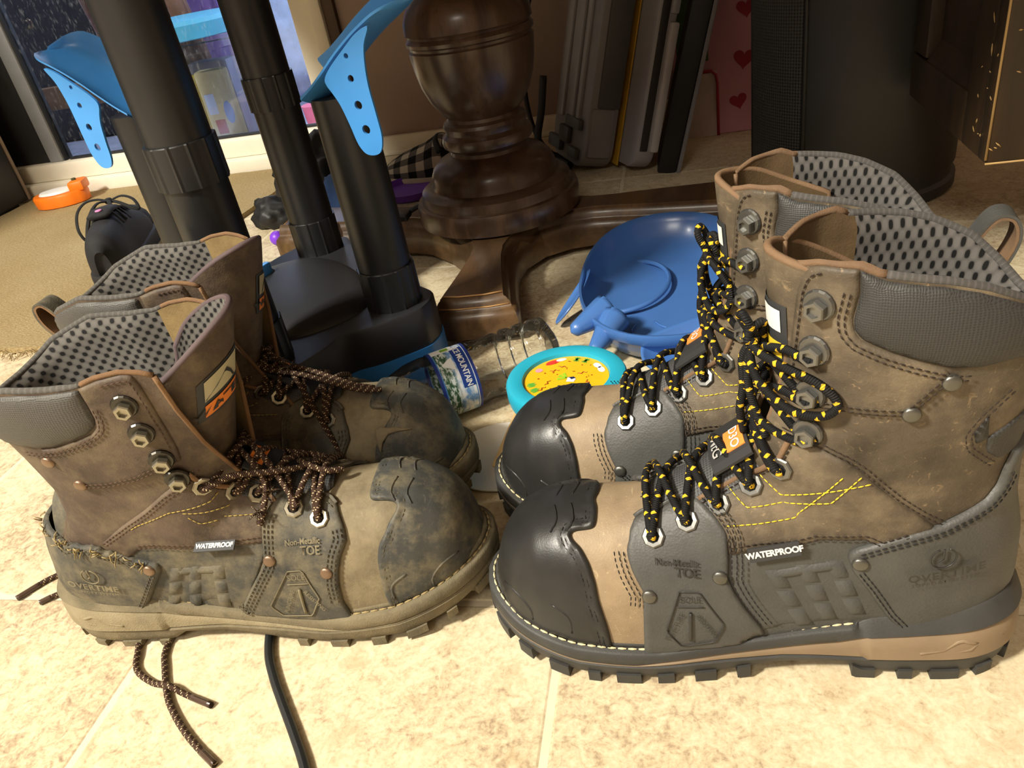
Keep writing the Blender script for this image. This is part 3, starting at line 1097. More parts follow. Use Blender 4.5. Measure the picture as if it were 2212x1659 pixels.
# label: printed sleeve
lt = NT('blue bottle label')
lv = lt.tex('UV')
sp_ = lt.n('ShaderNodeSeparateXYZ')
lt.l(lv, sp_.inputs[0])
band = lt.ramp(sp_.outputs[1], [(.0, srgb('#233a8c')), (.07, srgb('#233a8c')), (.071, srgb('#e8eef2')), (.09, srgb('#e8eef2')), (.091, srgb('#4f86c8')), (.91, srgb('#5d93d2')), (.911, srgb('#233a8c')), (1, srgb('#1d3282'))], 'CONSTANT')
peaks = lt.ramp(lt.noise(lt.tex('UV', (9, 3, 1)), 1.6, 5, .65), [(.42, srgb('#6fa0dc')), (.5, srgb('#c9dcf0')), (.58, srgb('#f2f6fa'))])
green = lt.ramp(lt.noise(lt.tex('UV', (14, 5, 1)), 2.0, 6, .7), [(.48, srgb('#335c3f')), (.55, srgb('#dce8e6'))])
inb = lt.ramp(sp_.outputs[1], [(.0, (0, 0, 0)), (.12, (1, 1, 1)), (.88, (0, 0, 0))], 'CONSTANT')
c = lt.mix(inb, band, lt.mix(lt.ramp(sp_.outputs[1], [(.5, (0, 0, 0)), (.62, (1, 1, 1))]), peaks, green))
lt.set(c, .35)
V, F, U = [], [], []
nl = 60
for i in range(nl + 1):
    a = 2 * pi * i / nl
    for k in range(2):
        V.append((.0328 * math.cos(a), .0328 * math.sin(a), .0885 + .037 * k))
        U.append((i / nl, k))
F = [(i * 2, i * 2 + 2, i * 2 + 3, i * 2 + 1) for i in range(nl)]
lab = mesh('label', V, F, lt.m, bt, uv=U)
lab.matrix_local = MR
M_NAVY = plain('navy label ink', '#1f3f92', .4)
M_WINK = plain('white label ink', '#f2f4f6', .5)
M_LGRN = plain('green label ink', '#7fae3a', .5)


def on_label(pts, h):
    """(along the circumference, along the axis) -> sleeve"""
    out = []
    for s_, z in pts:
        a = s_ / .0328
        r = .0328 + h
        out.append((r * math.cos(a), r * math.sin(a), z))
    return out


def label_quad(name, s0, s1, z0, z1, h, mat):
    V, F = [], []
    for i in range(15):
        s_ = s0 + (s1 - s0) * i / 14
        V += on_label([(s_, z0), (s_, z1)], h)
    o = mesh(name, V, [(i * 2, i * 2 + 2, i * 2 + 3, i * 2 + 1) for i in range(14)], mat, lab)
    return o


# the near upper side of the lying bottle: circumference angle ~ facing the camera
FA = math.atan2(1, .9 * (1 if bperp.y < 0 else -1)) * .0328
_sg = 1 if bperp.y < 0 else -1
label_quad('label_panel', FA - .026, FA + .020, .0925, .1045, .00025, M_NAVY)
Vt, Ft = text_mesh('ICE MOUNTAIN', .0082, 'CENTER', 0, .92, .00015)
mesh('label_lettering', on_label([(FA - .003 - p.x * .82 * _sg, .0985 - p.y) for p in Vt], .0005), Ft, M_WINK, lab, smooth=False)
Vt, Ft = text_mesh('SPRING WATER', .0030, 'CENTER', 0, 1.0)
mesh('label_lettering', on_label([(FA + .002 - p.x * _sg, .1066 - p.y) for p in Vt], .0004), Ft, M_WINK, lab, smooth=False)
label_quad('label_patch', FA + .024 * _sg, FA + .038 * _sg, .100, .122, .0003, M_WINK)
label_quad('label_patch', FA + .026 * _sg, FA + .033 * _sg, .104, .112, .0005, M_LGRN)
V = on_label([(FA - .014, .106), (FA - .006, .106), (FA + .001, .106), (FA - .004, .114), (FA - .007, .118), (FA - .011, .112)], .0004)
mesh('label_peak', V, [(0, 1, 2, 3, 4, 5)], M_WINK, lab, smooth=False)

# -- white disc, stick, tub with a teal lid
M_CREAM = plain('white glazed disc', '#ece9e2', .3, vary=.02)
pd_ = lathe('paper_plate', [(.001, .0006), (.046, .0006), (.0485, .0025), (.0495, .0045), (.0480, .0045), (.044, .0026), (.001, .0022)], M_CREAM, None, 64, (0, 0, 0))
pd_.location = (-.1665, .535, 0)
tag(pd_, 'small white plate on the floor between the boot toes', 'plate')
M_STICK = plain('pale wooden stick', '#cfae78', .7, scale=60)
st = prism('craft_stick', rrect(-.045, -.0045, .045, .0045, .0044, 6), 0, .0018, M_STICK, None, bev=.0004)
st.location = (-.1635, .556, .0062)
st.rotation_euler = (0, R(2.5), R(86))
tag(st, 'flat pale wooden craft stick resting on the small white plate', 'stick')

tubp = Vector((-.1080, .5835, .0046))
tu = empty('toy_tub', tubp, 0, 'yellow tub with a teal ring lid and a yellow picture disc', 'tub')
M_YTUB = plain('yellow printed tub', '#dfa92e', .45)
M_TEAL = plain('teal plastic lid', '#2aa7c4', .35, vary=.03)
lathe('tub_body', [(.044, 0), (.046, .002), (.0485, .037), (.0485, .039), (.0455, .039), (.043, .004), (.001, .004)], M_YTUB, tu, 56)
lathe('lid', [(.0505, .029), (.0535, .031), (.0545, .037), (.0545, .0465), (.0530, .0492), (.0505, .0500), (.0420, .0500), (.0395, .0490), (.0385, .0455), (.001, .0455)], M_TEAL, tu, 64)
M_YPRINT = plain('yellow print', '#f0b81f', .4, vary=.05, scale=120)
ld = lathe('picture_disc', [(.0001, .0459), (.0384, .0459)], M_YPRINT, tu, 48, cap=False)
r3 = random.Random(21)
M_INK = plain('brown print ink', '#9a3b12', .5)
M_RED = plain('red print ink', '#d8382b', .5)
M_GRN = plain('green print ink', '#5aa63a', .5)
M_PRW = plain('white print ink', '#eeeef2', .5)
M_PRB = plain('blue black print ink', '#20284f', .5)
M_LIME = plain('lime print ink', '#9dcf2f', .5)


def flat(name, polys, mat, h):
    V, F = [], []
    for p in polys:
        o = len(V)
        V += [(x, y, h) for x, y in p]
        F.append(tuple(range(o, o + len(p))))
    return mesh(name, V, F, mat, ld, smooth=False)


def blob(cx, cy, r, n=9, j=.3, rot=0, asp=1):
    return [(cx + math.cos(rot) * r * math.cos(a) * (1 + r3.uniform(-j, j)) - math.sin(rot) * r * asp * math.sin(a), cy + math.sin(rot) * r * math.cos(a) + math.cos(rot) * r * asp * math.sin(a)) for a in np.linspace(0, 2 * pi, n + 1)[:-1]]


dots = []
while len(dots) < 26:
    a, rr = r3.uniform(0, 2 * pi), .030 * math.sqrt(r3.random())
    if rr < .011:
        continue
    dots.append(blob(rr * math.cos(a), rr * math.sin(a), r3.uniform(.0005, .0011), 7, .2))
flat('printed_spots', dots, M_INK, 0.04610)['kind'] = 'stuff'
for k, (x, y, rot) in enumerate([(-.016, -.006, 1.2), (.014, .008, .3), (.008, -.018, -.2), (-.005, .020, 2.9), (-.020, -.016, .9), (.020, -.008, 1.9), (-.012, .014, .2)]):
    pts = [(x + (i - 4) * .0012 * math.cos(rot) - .0012 * math.sin(i * 1.6) * math.sin(rot), y + (i - 4) * .0012 * math.sin(rot) + .0012 * math.sin(i * 1.6) * math.cos(rot), 0.04610) for i in range(9)]
    tube('printed_squiggle', pts, [.0001, .0003, .0005, .0006, .0006, .0005, .0004, .0003, .0001], M_INK, ld, 4)


def at_rim(deg, r=.033):
    return r * math.cos(R(deg)), r * math.sin(R(deg))


for dg in (196, 214, 232):
    cx_, cy_ = at_rim(dg, .0315)
    flat('printed_cactus', [blob(cx_ + q * .0024 * math.cos(R(dg + 90)), cy_ + q * .0024 * math.sin(R(dg + 90)), .0048 - abs(q) * .001, 9, .1, R(dg), .28) for q in (-1, 0, 1)], M_GRN, 0.04610)
for dg in (78, 62, 276, 292):
    cx_, cy_ = at_rim(dg, .0325)
    flat('printed_leaf', [blob(cx_, cy_, .0046, 7, .1, R(dg + q), .2) for q in (-50, -20, 10, 40)], M_GRN, 0.04615)
cx_, cy_ = at_rim(118, .0325)
flat('printed_flower', [blob(cx_, cy_, .0078, 11, .12, R(118 + 90), .45)], M_RED, 0.04610)
cx_, cy_ = at_rim(104, .0335)
flat('printed_flower', [blob(cx_, cy_, .0052, 11, .2, R(104 + 90), .5)], M_PRW, 0.04620)
for dg in (36, 22):
    cx_, cy_ = at_rim(dg, .033)
    flat('printed_flower', [blob(cx_, cy_, .0052, 11, .12, R(dg + 90), .6)], M_PRW, 0.04610)
cx_, cy_ = at_rim(150, .031)
flat('printed_flower', [blob(cx_, cy_, .0036, 9, .15)], plain('pink print ink', '#e79aa8', .5), 0.04620)
flat('printed_gem', [[(.0005, -.0060), (.0075, -.0070), (.0090, -.0020), (.0070, .0016), (.0015, .0010)]], M_PRW, 0.04630)
flat('printed_gem', [[(.0015, .0010), (.0070, .0016), (.0090, -.0020), (.0078, -.0012), (.0050, -.0028), (.0034, -.0002)]], M_PRB, 0.04650)
for rot in (118, 150, 186):
    a = R(rot)
    d = (math.cos(a), math.sin(a))
    p = (-d[1], d[0])
    b = (.001, .0)
    flat('printed_arrow', [[(b[0] + d[0] * q + p[0] * w, b[1] + d[1] * q + p[1] * w) for q, w in ((.001, -.0008), (.006, -.0012), (.0095, -.0022), (.0088, .0004), (.0092, .0022), (.006, .0012), (.001, .0008))]], M_LIME, 0.04630)

# -- blue bird-shaped dish
M_DISH = plain('blue moulded plastic', '#4672b4', .3, vary=.03, coat=.2)
dc = Vector((-.018, .808, 0))
dish = empty('bird_dish', dc, 0, 'blue plastic bird-shaped divided dish with beak and flippers', 'dish')
n = 72
prof_d = [(.001, .010), (.40, .010), (.66, .011), (.80, .016), (.90, .026), (.955, .038), (.975, .0445), (1.0, .0455), (1.005, .0435), (.998, .034), (.985, .0325), (.955, .024), (.88, .010), (.72, .002), (.40, .001), (.001, .001)]
V, F = [], []


def dish_r(a):
    ca, sa = math.cos(a), math.sin(a)
    r = (abs(ca / .098) ** 2.25 + abs(sa / .150) ** 2.25) ** (-1 / 2.25)
    return r


for q, z in prof_d:
    for j in range(n):
        a = 2 * pi * j / n
        r = dish_r(a) * q
        rise = .010 * max(0, math.sin(a)) ** 2 * max(0, (q - .8) / .2)
        V.append((r * math.cos(a), r * math.sin(a), z + rise))
F = [(i * n + j, i * n + (j + 1) % n, i * n + n + (j + 1) % n, i * n + n + j) for i in range(len(prof_d) - 1) for j in range(n)]
sharp(mesh('dish_body', V, F, M_DISH, dish), 50)
# raised oval compartment
a = np.linspace(R(-118), R(78), 26)
rg = [(-.052 + .052 * math.cos(t), .035 + .070 * math.sin(t), .0125 + .006 * math.sin((t - a[0]) / (a[-1] - a[0]) * pi)) for t in a]
tube('compartment_wall', rg, .0028, M_DISH, dish, 8)
for pts in ([(-.016, -.055, .0112), (-.008, -.068, .0118), (.006, -.078, .0118), (.018, -.080, .0112)], [(.030, -.030, .0112), (.044, -.034, .0116), (.056, -.044, .0112)], [(-.036, -.058, .0112), (-.040, -.074, .0118), (-.034, -.088, .0118), (-.022, -.096, .0115)]):
    tube('moulded_line', spline(pts, 5), .0010, M_DISH, dish, 6)
# beak: two blunt cones on the rim
for (bx, by, bz, dx, dy, dz, ln, r0) in ((-.074, -.088, .040, -.55, -.55, -.10, .036, .0165), (-.060, -.104, .034, -.34, -.72, -.22, .040, .0160)):
    d = Vector((dx, dy, dz)).normalized()
    pts = [Vector((bx, by, bz)) - d * .014 + d * ln * 1.35 * f for f in np.linspace(0, 1, 12)]
    rad = [r0 * (1 - .62 * (f ** 1.1)) * (1 if f < .9 else math.sqrt(max(.05, 1 - ((f - .9) / .1) ** 2))) for f in np.linspace(0, 1, 12)]
    tube('beak', pts, rad, M_DISH, dish, 16)


def fin(name, outline, zf, th=.003, flare=0):
    """shallow curved fin from a plan outline"""
    ol = spline(outline, 6, True)
    ctr = ol.mean(0)
    V, F = [], []
    n = len(ol)
    ks = (1, .93, .8, .55, .25, .02)
    for side in (1, 0):
        for k in ks:
            for p in ol:
                q = ctr + (p - ctr) * k
                V.append((q[0], q[1], zf(q[0], q[1], k) + (th if side else 0)))
    m = len(ks)
    for s_ in (0, 1):
        o = s_ * m * n
        for i in range(m - 1):
            for j in range(n):
                f = (o + i * n + j, o + i * n + (j + 1) % n, o + i * n + n + (j + 1) % n, o + i * n + n + j)
                F.append(f if s_ == 0 else f[::-1])
    for j in range(n):
        F.append((j, m * n + j, m * n + (j + 1) % n, (j + 1) % n))
    return mesh(name, V, F, M_DISH, dish)


fin('flipper', [(-.088, .014), (-.095, -.022), (-.110, -.040), (-.126, -.040), (-.124, -.022), (-.108, .004), (-.094, .022)], lambda x, y, k: .0395 + (x + .090) * .95 - .004 * (1 - k * k) + .002)
fin('flipper', [(.050, -.100), (.070, -.125), (.062, -.160), (.030, -.186), (-.006, -.182), (-.026, -.160), (-.022, -.132), (.010, -.112)], lambda x, y, k: .030 - .018 * (1 - k ** 2.2) + (y + .140) * .20)

# -- orange round toy on the rug
ot = empty('toy_canister', (-1.355, 1.505, .009), R(18), 'orange ridged round toy with a white face lying on the rug', 'toy')
M_OR = plain('orange plastic', '#f07a1c', .4)
n = 48
V, F = [], []
for z, r in ((0, .052), (.002, .056), (.022, .058), (.027, .055), (.028, .046), (.027, .044)):
    for j in range(n):
        a = 2 * pi * j / n
        k = 1 - (.03 if (j % 6 == 0 and .001 < z < .026) else 0)
        V.append((r * k * math.cos(a) * 1.05, r * k * math.sin(a) * .72, z))
F = [(i * n + j, i * n + (j + 1) % n, i * n + n + (j + 1) % n, i * n + n + j) for i in range(5) for j in range(n)] + [tuple(range(n - 1, -1, -1)), tuple(5 * n + j for j in range(n))]
sharp(mesh('case', V, F, M_OR, ot), 40)
o = lathe('white_face', [(.040, .0275), (.036, .032), (.001, .0335)], plain('white plastic face', '#ece8e4', .4), ot, 32)
o.scale = (.95, .66, 1)
o.location = (-.008, 0, 0)
kb = bmesh.new()
bm_box(kb, (.028, -.022, .024), (.062, .024, .046), .006)
sharp(bm_obj('clip_block', kb, M_OR, ot))
lathe('button', [(.005, .046), (.005, .050), (.001, .051)], plain('dark olive button', '#4a4a2a', .6), ot, 12, (.040, 0, 0))

# -- black sneaker (toe pointing away)
sd = Vector((-.42, .91, 0)).normalized()
sn = empty('sneaker', (-.872, .985, .009), math.atan2(sd.y, sd.x), 'black lace-up sneaker on the rug edge behind the old boots', 'shoe')
M_SNK = plain('black knit shoe fabric', '#1d1d1f', .8, bump=.5, bscale=700)
M_SNS = plain('black shoe foam', '#222224', .7)
M_SNL = plain('black flat laces', '#161617', .85)
xs = np.linspace(0, 1, 26)
Ls = .285
V, F, m = [], [], 19
for q in xs:
    x = Ls * q
    w = np.interp(q, [0, .05, .15, .35, .55, .75, .9, .97, 1], [.012, .026, .032, .033, .039, .043, .035, .022, .006])
    h = np.interp(q, [0, .06, .18, .30, .42, .60, .78, .92, 1], [.060, .082, .086, .088, .090, .078, .062, .046, .026])
    z0 = .018 + (.008 * max(0, (q - .75) / .25) ** 1.5)
    for j in range(m):
        p = pi * j / (m - 1)
        c_, s_ = math.cos(p), math.sin(p)
        V.append((x, w * np.sign(c_) * abs(c_) ** .8, z0 + (h - z0) * abs(s_) ** .8))
F = [(i * m + j, i * m + j + 1, i * m + m + j + 1, i * m + m + j) for i in range(25) for j in range(m - 1)]
mesh('upper', V, [f[::-1] for f in F] + [tuple(range(m - 1, -1, -1))], M_SNK, sn)
pl_ = [(Ls * q * 1.03 - .004, w) for q, w in ((0, .0), (.01, .018), (.08, .031), (.2, .036), (.4, .036), (.6, .043), (.78, .048), (.9, .040), (.97, .024), (1, 0))]
po = spline(pl_ + [(a, -b) for a, b in pl_[::-1][1:-1]], 5, True)
J = Join()
rings = [(1, 0.0), (1.0, .016), (.97, .022), (.9, .024)]
V = []
for k, z in rings:
    for p in po:
        V.append((p[0] * 1.0 if True else 0, p[1] * k, z + .010 * max(0, (p[0] / Ls - .75) / .25) ** 1.5))
n = len(po)
F = [(i * n + j, i * n + (j + 1) % n, i * n + n + (j + 1) % n, i * n + n + j) for i in range(3) for j in range(n)] + [tuple(range(n - 1, -1, -1)), tuple(3 * n + j for j in range(n))]
sharp(mesh('midsole', V, F, M_SNS, sn), 45)
o = lathe('toe_guard', [(.040, 0), (.0415, .012), (.036, .030), (.024, .043), (.008, .0495), (.001, .050)], plain('matte toe fabric', '#26272a', .85), sn, 32, (.232, 0, .0155))
o.scale = (1.02, 1.02, 1.02)
tg_ = [(.080, .0, .094), (.115, 0, .0935), (.15, 0, .087), (.185, 0, .077)]
tube('tongue', tg_, [.018, .020, .019, .014], M_SNK, sn, 14, flat=.32)
for k, xx in enumerate((.105, .128, .151, .174, .196)):
    zz = float(np.interp(xx / Ls, [.18, .30, .42, .60, .78], [.086, .088, .090, .078, .062])) + .004
    tube('lace', spline([(xx - .008, -.030, zz - .022), (xx - .003, -.014, zz), (xx + .004, .014, zz + .001), (xx + .008, .030, zz - .022)], 4), .0030, M_SNL, sn, 8, flat=.5)
bowc = Vector((.190, .004, .089))
for pts in ([(0, 0, 0), (.004, .018, .006), (-.002, .038, .006), (-.018, .052, -.006), (-.034, .056, -.030), (-.030, .050, -.050), (-.016, .040, -.024), (-.004, .020, 0), (0, 0, 0)],
            [(0, 0, 0), (.002, -.022, .004), (-.006, -.040, -.004), (-.020, -.046, -.018), (-.020, -.034, -.012), (-.008, -.014, -.002), (0, 0, 0)],
            [(0, 0, 0), (-.020, .016, .004), (-.050, .030, -.012), (-.080, .040, -.044)],
            [(0, 0, 0), (-.024, -.006, .005), (-.052, -.014, .002), (-.076, -.020, -.012)]):
    tube('lace', spline([bowc + Vector(p) for p in pts], 5), .0033, M_SNL, sn, 8, flat=.5)
lathe('knot', [(.001, -.005), (.006, -.003), (.0075, .001), (.005, .005), (.001, .006)], M_SNL, sn, 14, bowc)
lathe('pink_mark', [(.001, 0), (.0055, 0), (.0050, .0012), (.001, .0016)], plain('pink rubber mark', '#d982b4', .6), sn, 16, (.088, -.002, .1005))

# -- plaid slipper by the wall
pt_ = NT('black and cream plaid')
pv = pt_.tex('UV')
sp2 = pt_.n('ShaderNodeSeparateXYZ')
pt_.l(pv, sp2.inputs[0])
sq1 = pt_.math('GREATER_THAN', pt_.math('SINE', pt_.math('MULTIPLY', sp2.outputs[0], 2 * pi / .034)), 0)
sq2 = pt_.math('GREATER_THAN', pt_.math('SINE', pt_.math('MULTIPLY', sp2.outputs[1], 2 * pi / .034)), 0)
fz = pt_.noise(pt_.tex(), 400, 3)
sm_ = pt_.math('MULTIPLY', pt_.math('ADD', sq1, sq2), .5)
pc_ = pt_.ramp(pt_.math('ADD', sm_, pt_.math('MULTIPLY', pt_.math('SUBTRACT', fz, .5), .25)), [(.18, srgb('#b9ad98')), (.32, srgb('#6a645c')), (.62, srgb('#5a554f')), (.8, srgb('#1c1b1b'))])
pt_.set(pc_, .95, 0, .1, pt_.bump(fz, 1, .002))
sl = empty('slipper', (-.555, 1.425, 0), R(-6), 'black and cream plaid slipper beside the wall behind the table column', 'slipper')
V, F, U = [], [], []
Lz = .25
xs = np.linspace(0, 1, 22)
m = 21
for q in xs:
    w = float(np.interp(q, [0, .06, .2, .4, .6, .85, .96, 1], [.010, .030, .045, .047, .042, .038, .026, .008]))
    h = float(np.interp(q, [0, .06, .2, .4, .5, .6, .85, 1], [.020, .036, .052, .068, .082, .070, .072, .05]))
    for j in range(m):
        p = -.35 + (pi + .7) * j / (m - 1)
        c_, s_ = math.cos(p), math.sin(p)
        V.append((Lz * q, w * c_, .016 + (h - .016) * max(s_, -.28) * 1.0))
        U.append((Lz * q, j / (m - 1) * .2))
F = [(i * m + j, i * m + j + 1, i * m + m + j + 1, i * m + m + j) for i in range(21) for j in range(m - 1)]
F += [tuple(range(m)), tuple(21 * m + j for j in range(m - 1, -1, -1))]
mesh('slipper_upper', V, [f[::-1] for f in F], pt_.m, sl, uv=U)
po = spline([(Lz * q, w * 1.03) for q, w in ((0, .0), (.03, .022), (.2, .045), (.4, .047), (.6, .042), (.85, .038), (.97, .024), (1, 0))] + [(Lz * q, -w * 1.03) for q, w in ((.97, .024), (.85, .038), (.6, .042), (.4, .047), (.2, .045), (.03, .022))], 4, True)
prism('slipper_sole', [tuple(p[:2]) for p in po], 0, .014, pt_.m, sl, bev=.003)
tube('cuff', spline([(.135, .036, .056), (.125, .020, .070), (.122, 0, .074), (.125, -.020, .070), (.135, -.036, .056)], 5), .006, plain('dark slipper lining', '#2a2928', .95, bump=1, bscale=300), sl, 10)

# -- purple dish, black bag, blue cloth, strap, scrap of paper, ball, green toy
o = lathe('shallow_lid', [(.001, .0), (.052, 0), (.058, .004), (.0615, .016), (.0595, .016), (.056, .006), (.001, .004)], plain('purple plastic', '#5b2a8c', .5, vary=.05), None, 48)
o.location = (-.475, 1.325, 0)
tag(o, 'round purple plastic lid on the floor near the plaid slipper', 'lid')


def cloth_lump(name, loc, size, mat, seed, label, cat, pts=None):
    bm = bmesh.new()
    bmesh.ops.create_icosphere(bm, subdivisions=4, radius=1)
    for v in bm.verts:
        c = v.co.copy()
        nn_ = noise.fractal(c * 1.6 + Vector((seed, 0, 0)), .8, 2.2, 4)
        c *= 1 + .28 * nn_
        fold = .10 * math.sin(c.x * 7 + seed + 3 * nn_)
        c.z = max(c.z, -.62) + fold * .5
        v.co = Vector((c.x * size[0], c.y * size[1], max(0.0, (c.z + .62) * size[2])))
    o = bm_obj(name, bm, mat, None, smooth=True)
    o.location = loc
    return tag(o, label, cat)


M_BAGB = plain('black nylon', '#171718', .55, bump=.4, bscale=60)
cloth_lump('fabric_bag', (-.655, 1.33, 0), (.085, .075, .075), M_BAGB, 3.1, 'crumpled black fabric bag behind the boot dryer tubes', 'bag')
cloth_lump('black_pouch', (-.705, 1.235, 0), (.040, .032, .030), M_BAGB, 8.3, 'small black pouch on the floor beside the rug corner', 'pouch')
cloth_lump('blue_cloth', (-.545, 1.185, 0), (.040, .036, .058), plain('blue denim cloth', '#34507f', .9, vary=.3, bump=.5, bscale=120), 5.7, 'crumpled blue denim cloth behind the right dryer tube', 'cloth')
ps = mesh('paper_scrap', [(-.545, 1.005, .0612), (-.505, .995, .0615), (-.50, 1.035, .0618), (-.515, 1.052, .0625), (-.545, 1.048, .0615),
                          (-.545, 1.005, .0606), (-.505, .995, .0609), (-.50, 1.035, .0612), (-.515, 1.052, .0619), (-.545, 1.048, .0609)],
          [(0, 1, 2, 3, 4), (9, 8, 7, 6, 5), (0, 5, 6, 1), (1, 6, 7, 2), (2, 7, 8, 3), (3, 8, 9, 4), (4, 9, 5, 0)], plain('lavender paper', '#c2bfe6', .7, vary=.12, scale=140), smooth=False)
tag(ps, 'scrap of lavender paper lying on the left table foot', 'paper')
sp3 = tube('black_strap', spline([(-.335, 1.100, .0745), (-.343, 1.085, .0725), (-.352, 1.065, .0705), (-.368, 1.035, .0715), (-.379, 1.008, .0715)], 6), .0075, plain('black webbing', '#131314', .8), None, 8, flat=.25)
bx_ = box('buckle', (-.392, .984, .0685), (-.370, 1.010, .0775), plain('black buckle', '#1a1a1b', .4), sp3, .002)
tag(sp3, 'black webbing strap with buckle draped over the table foot', 'strap')
bl = bmesh.new()
bmesh.ops.create_uvsphere(bl, u_segments=24, v_segments=16, radius=.012)
o = bm_obj('toy_ball', bl, plain('violet ball', '#7a3bd0', .4), None, smooth=True)
o.location = (-.655, 1.130, .012)
tag(o, 'small violet ball beside the left table foot', 'ball')
gt = empty('toy_egg', (-.652, 1.010, 0), R(40), 'lime green egg-shaped toy behind the dryer base', 'toy')
gm = plain('lime plastic', '#a6d52e', .4)
lathe('green_shell', [(.001, .001), (.014, .003), (.022, .012), (.024, .022), (.021, .033), (.012, .042), (.001, .045)], gm, gt, 28, M=Matrix.Translation((0, 0, .0225)) @ Matrix.Rotation(R(78), 4, 'Y') @ Matrix.Translation((0, 0, -.022)))
lathe('striped_shell', [(.0005, -.001), (.0146, .002), (.0226, .0115), (.0245, .0175), (.023, .0178)], plain('silver black print', '#8a8fa0', .4, vary=.9, scale=260), gt, 28, M=Matrix.Translation((0, 0, .0225)) @ Matrix.Rotation(R(78), 4, 'Y') @ Matrix.Translation((0, 0, -.022)))

# -- black cord under the worn boot
cd = tube('power_cord', spline([(-.318, .432, .0032), (-.314, .39, .0032), (-.306, .345, .0032), (-.296, .318, .0032), (-.283, .298, .0032), (-.268, .279, .0032), (-.250, .257, .0032), (-.234, .236, .0032), (-.215, .205, .0032), (-.19, .15, .0032)], 8), .0032, plain('black cord rubber', '#1b1e20', .5), None, 10)
tag(cd, 'thick black power cord running out from under the worn boot', 'cord')
# ---------------------------------------------------------------- boot last: the hidden form every boot panel is laid on


def tab(pts):
    a = np.array(pts, float)
    return lambda x, a=a: np.interp(x, a[:, 0], a[:, 1])


def smooth_tab(pts):
    """monotone-ish smooth interpolation"""
    a = np.array(pts, float)
    xs = np.linspace(a[0, 0], a[-1, 0], 600)
    y = np.interp(xs, a[:, 0], a[:, 1])
    k = 9
    yp = np.r_[np.full(k, y[0]), y, np.full(k, y[-1])]
    w = np.hanning(2 * k + 1)
    w /= w.sum()
    ys = np.convolve(yp, w, 'valid')
    ys[0], ys[-1] = y[0], y[-1]
    return lambda x: np.interp(x, xs, ys)


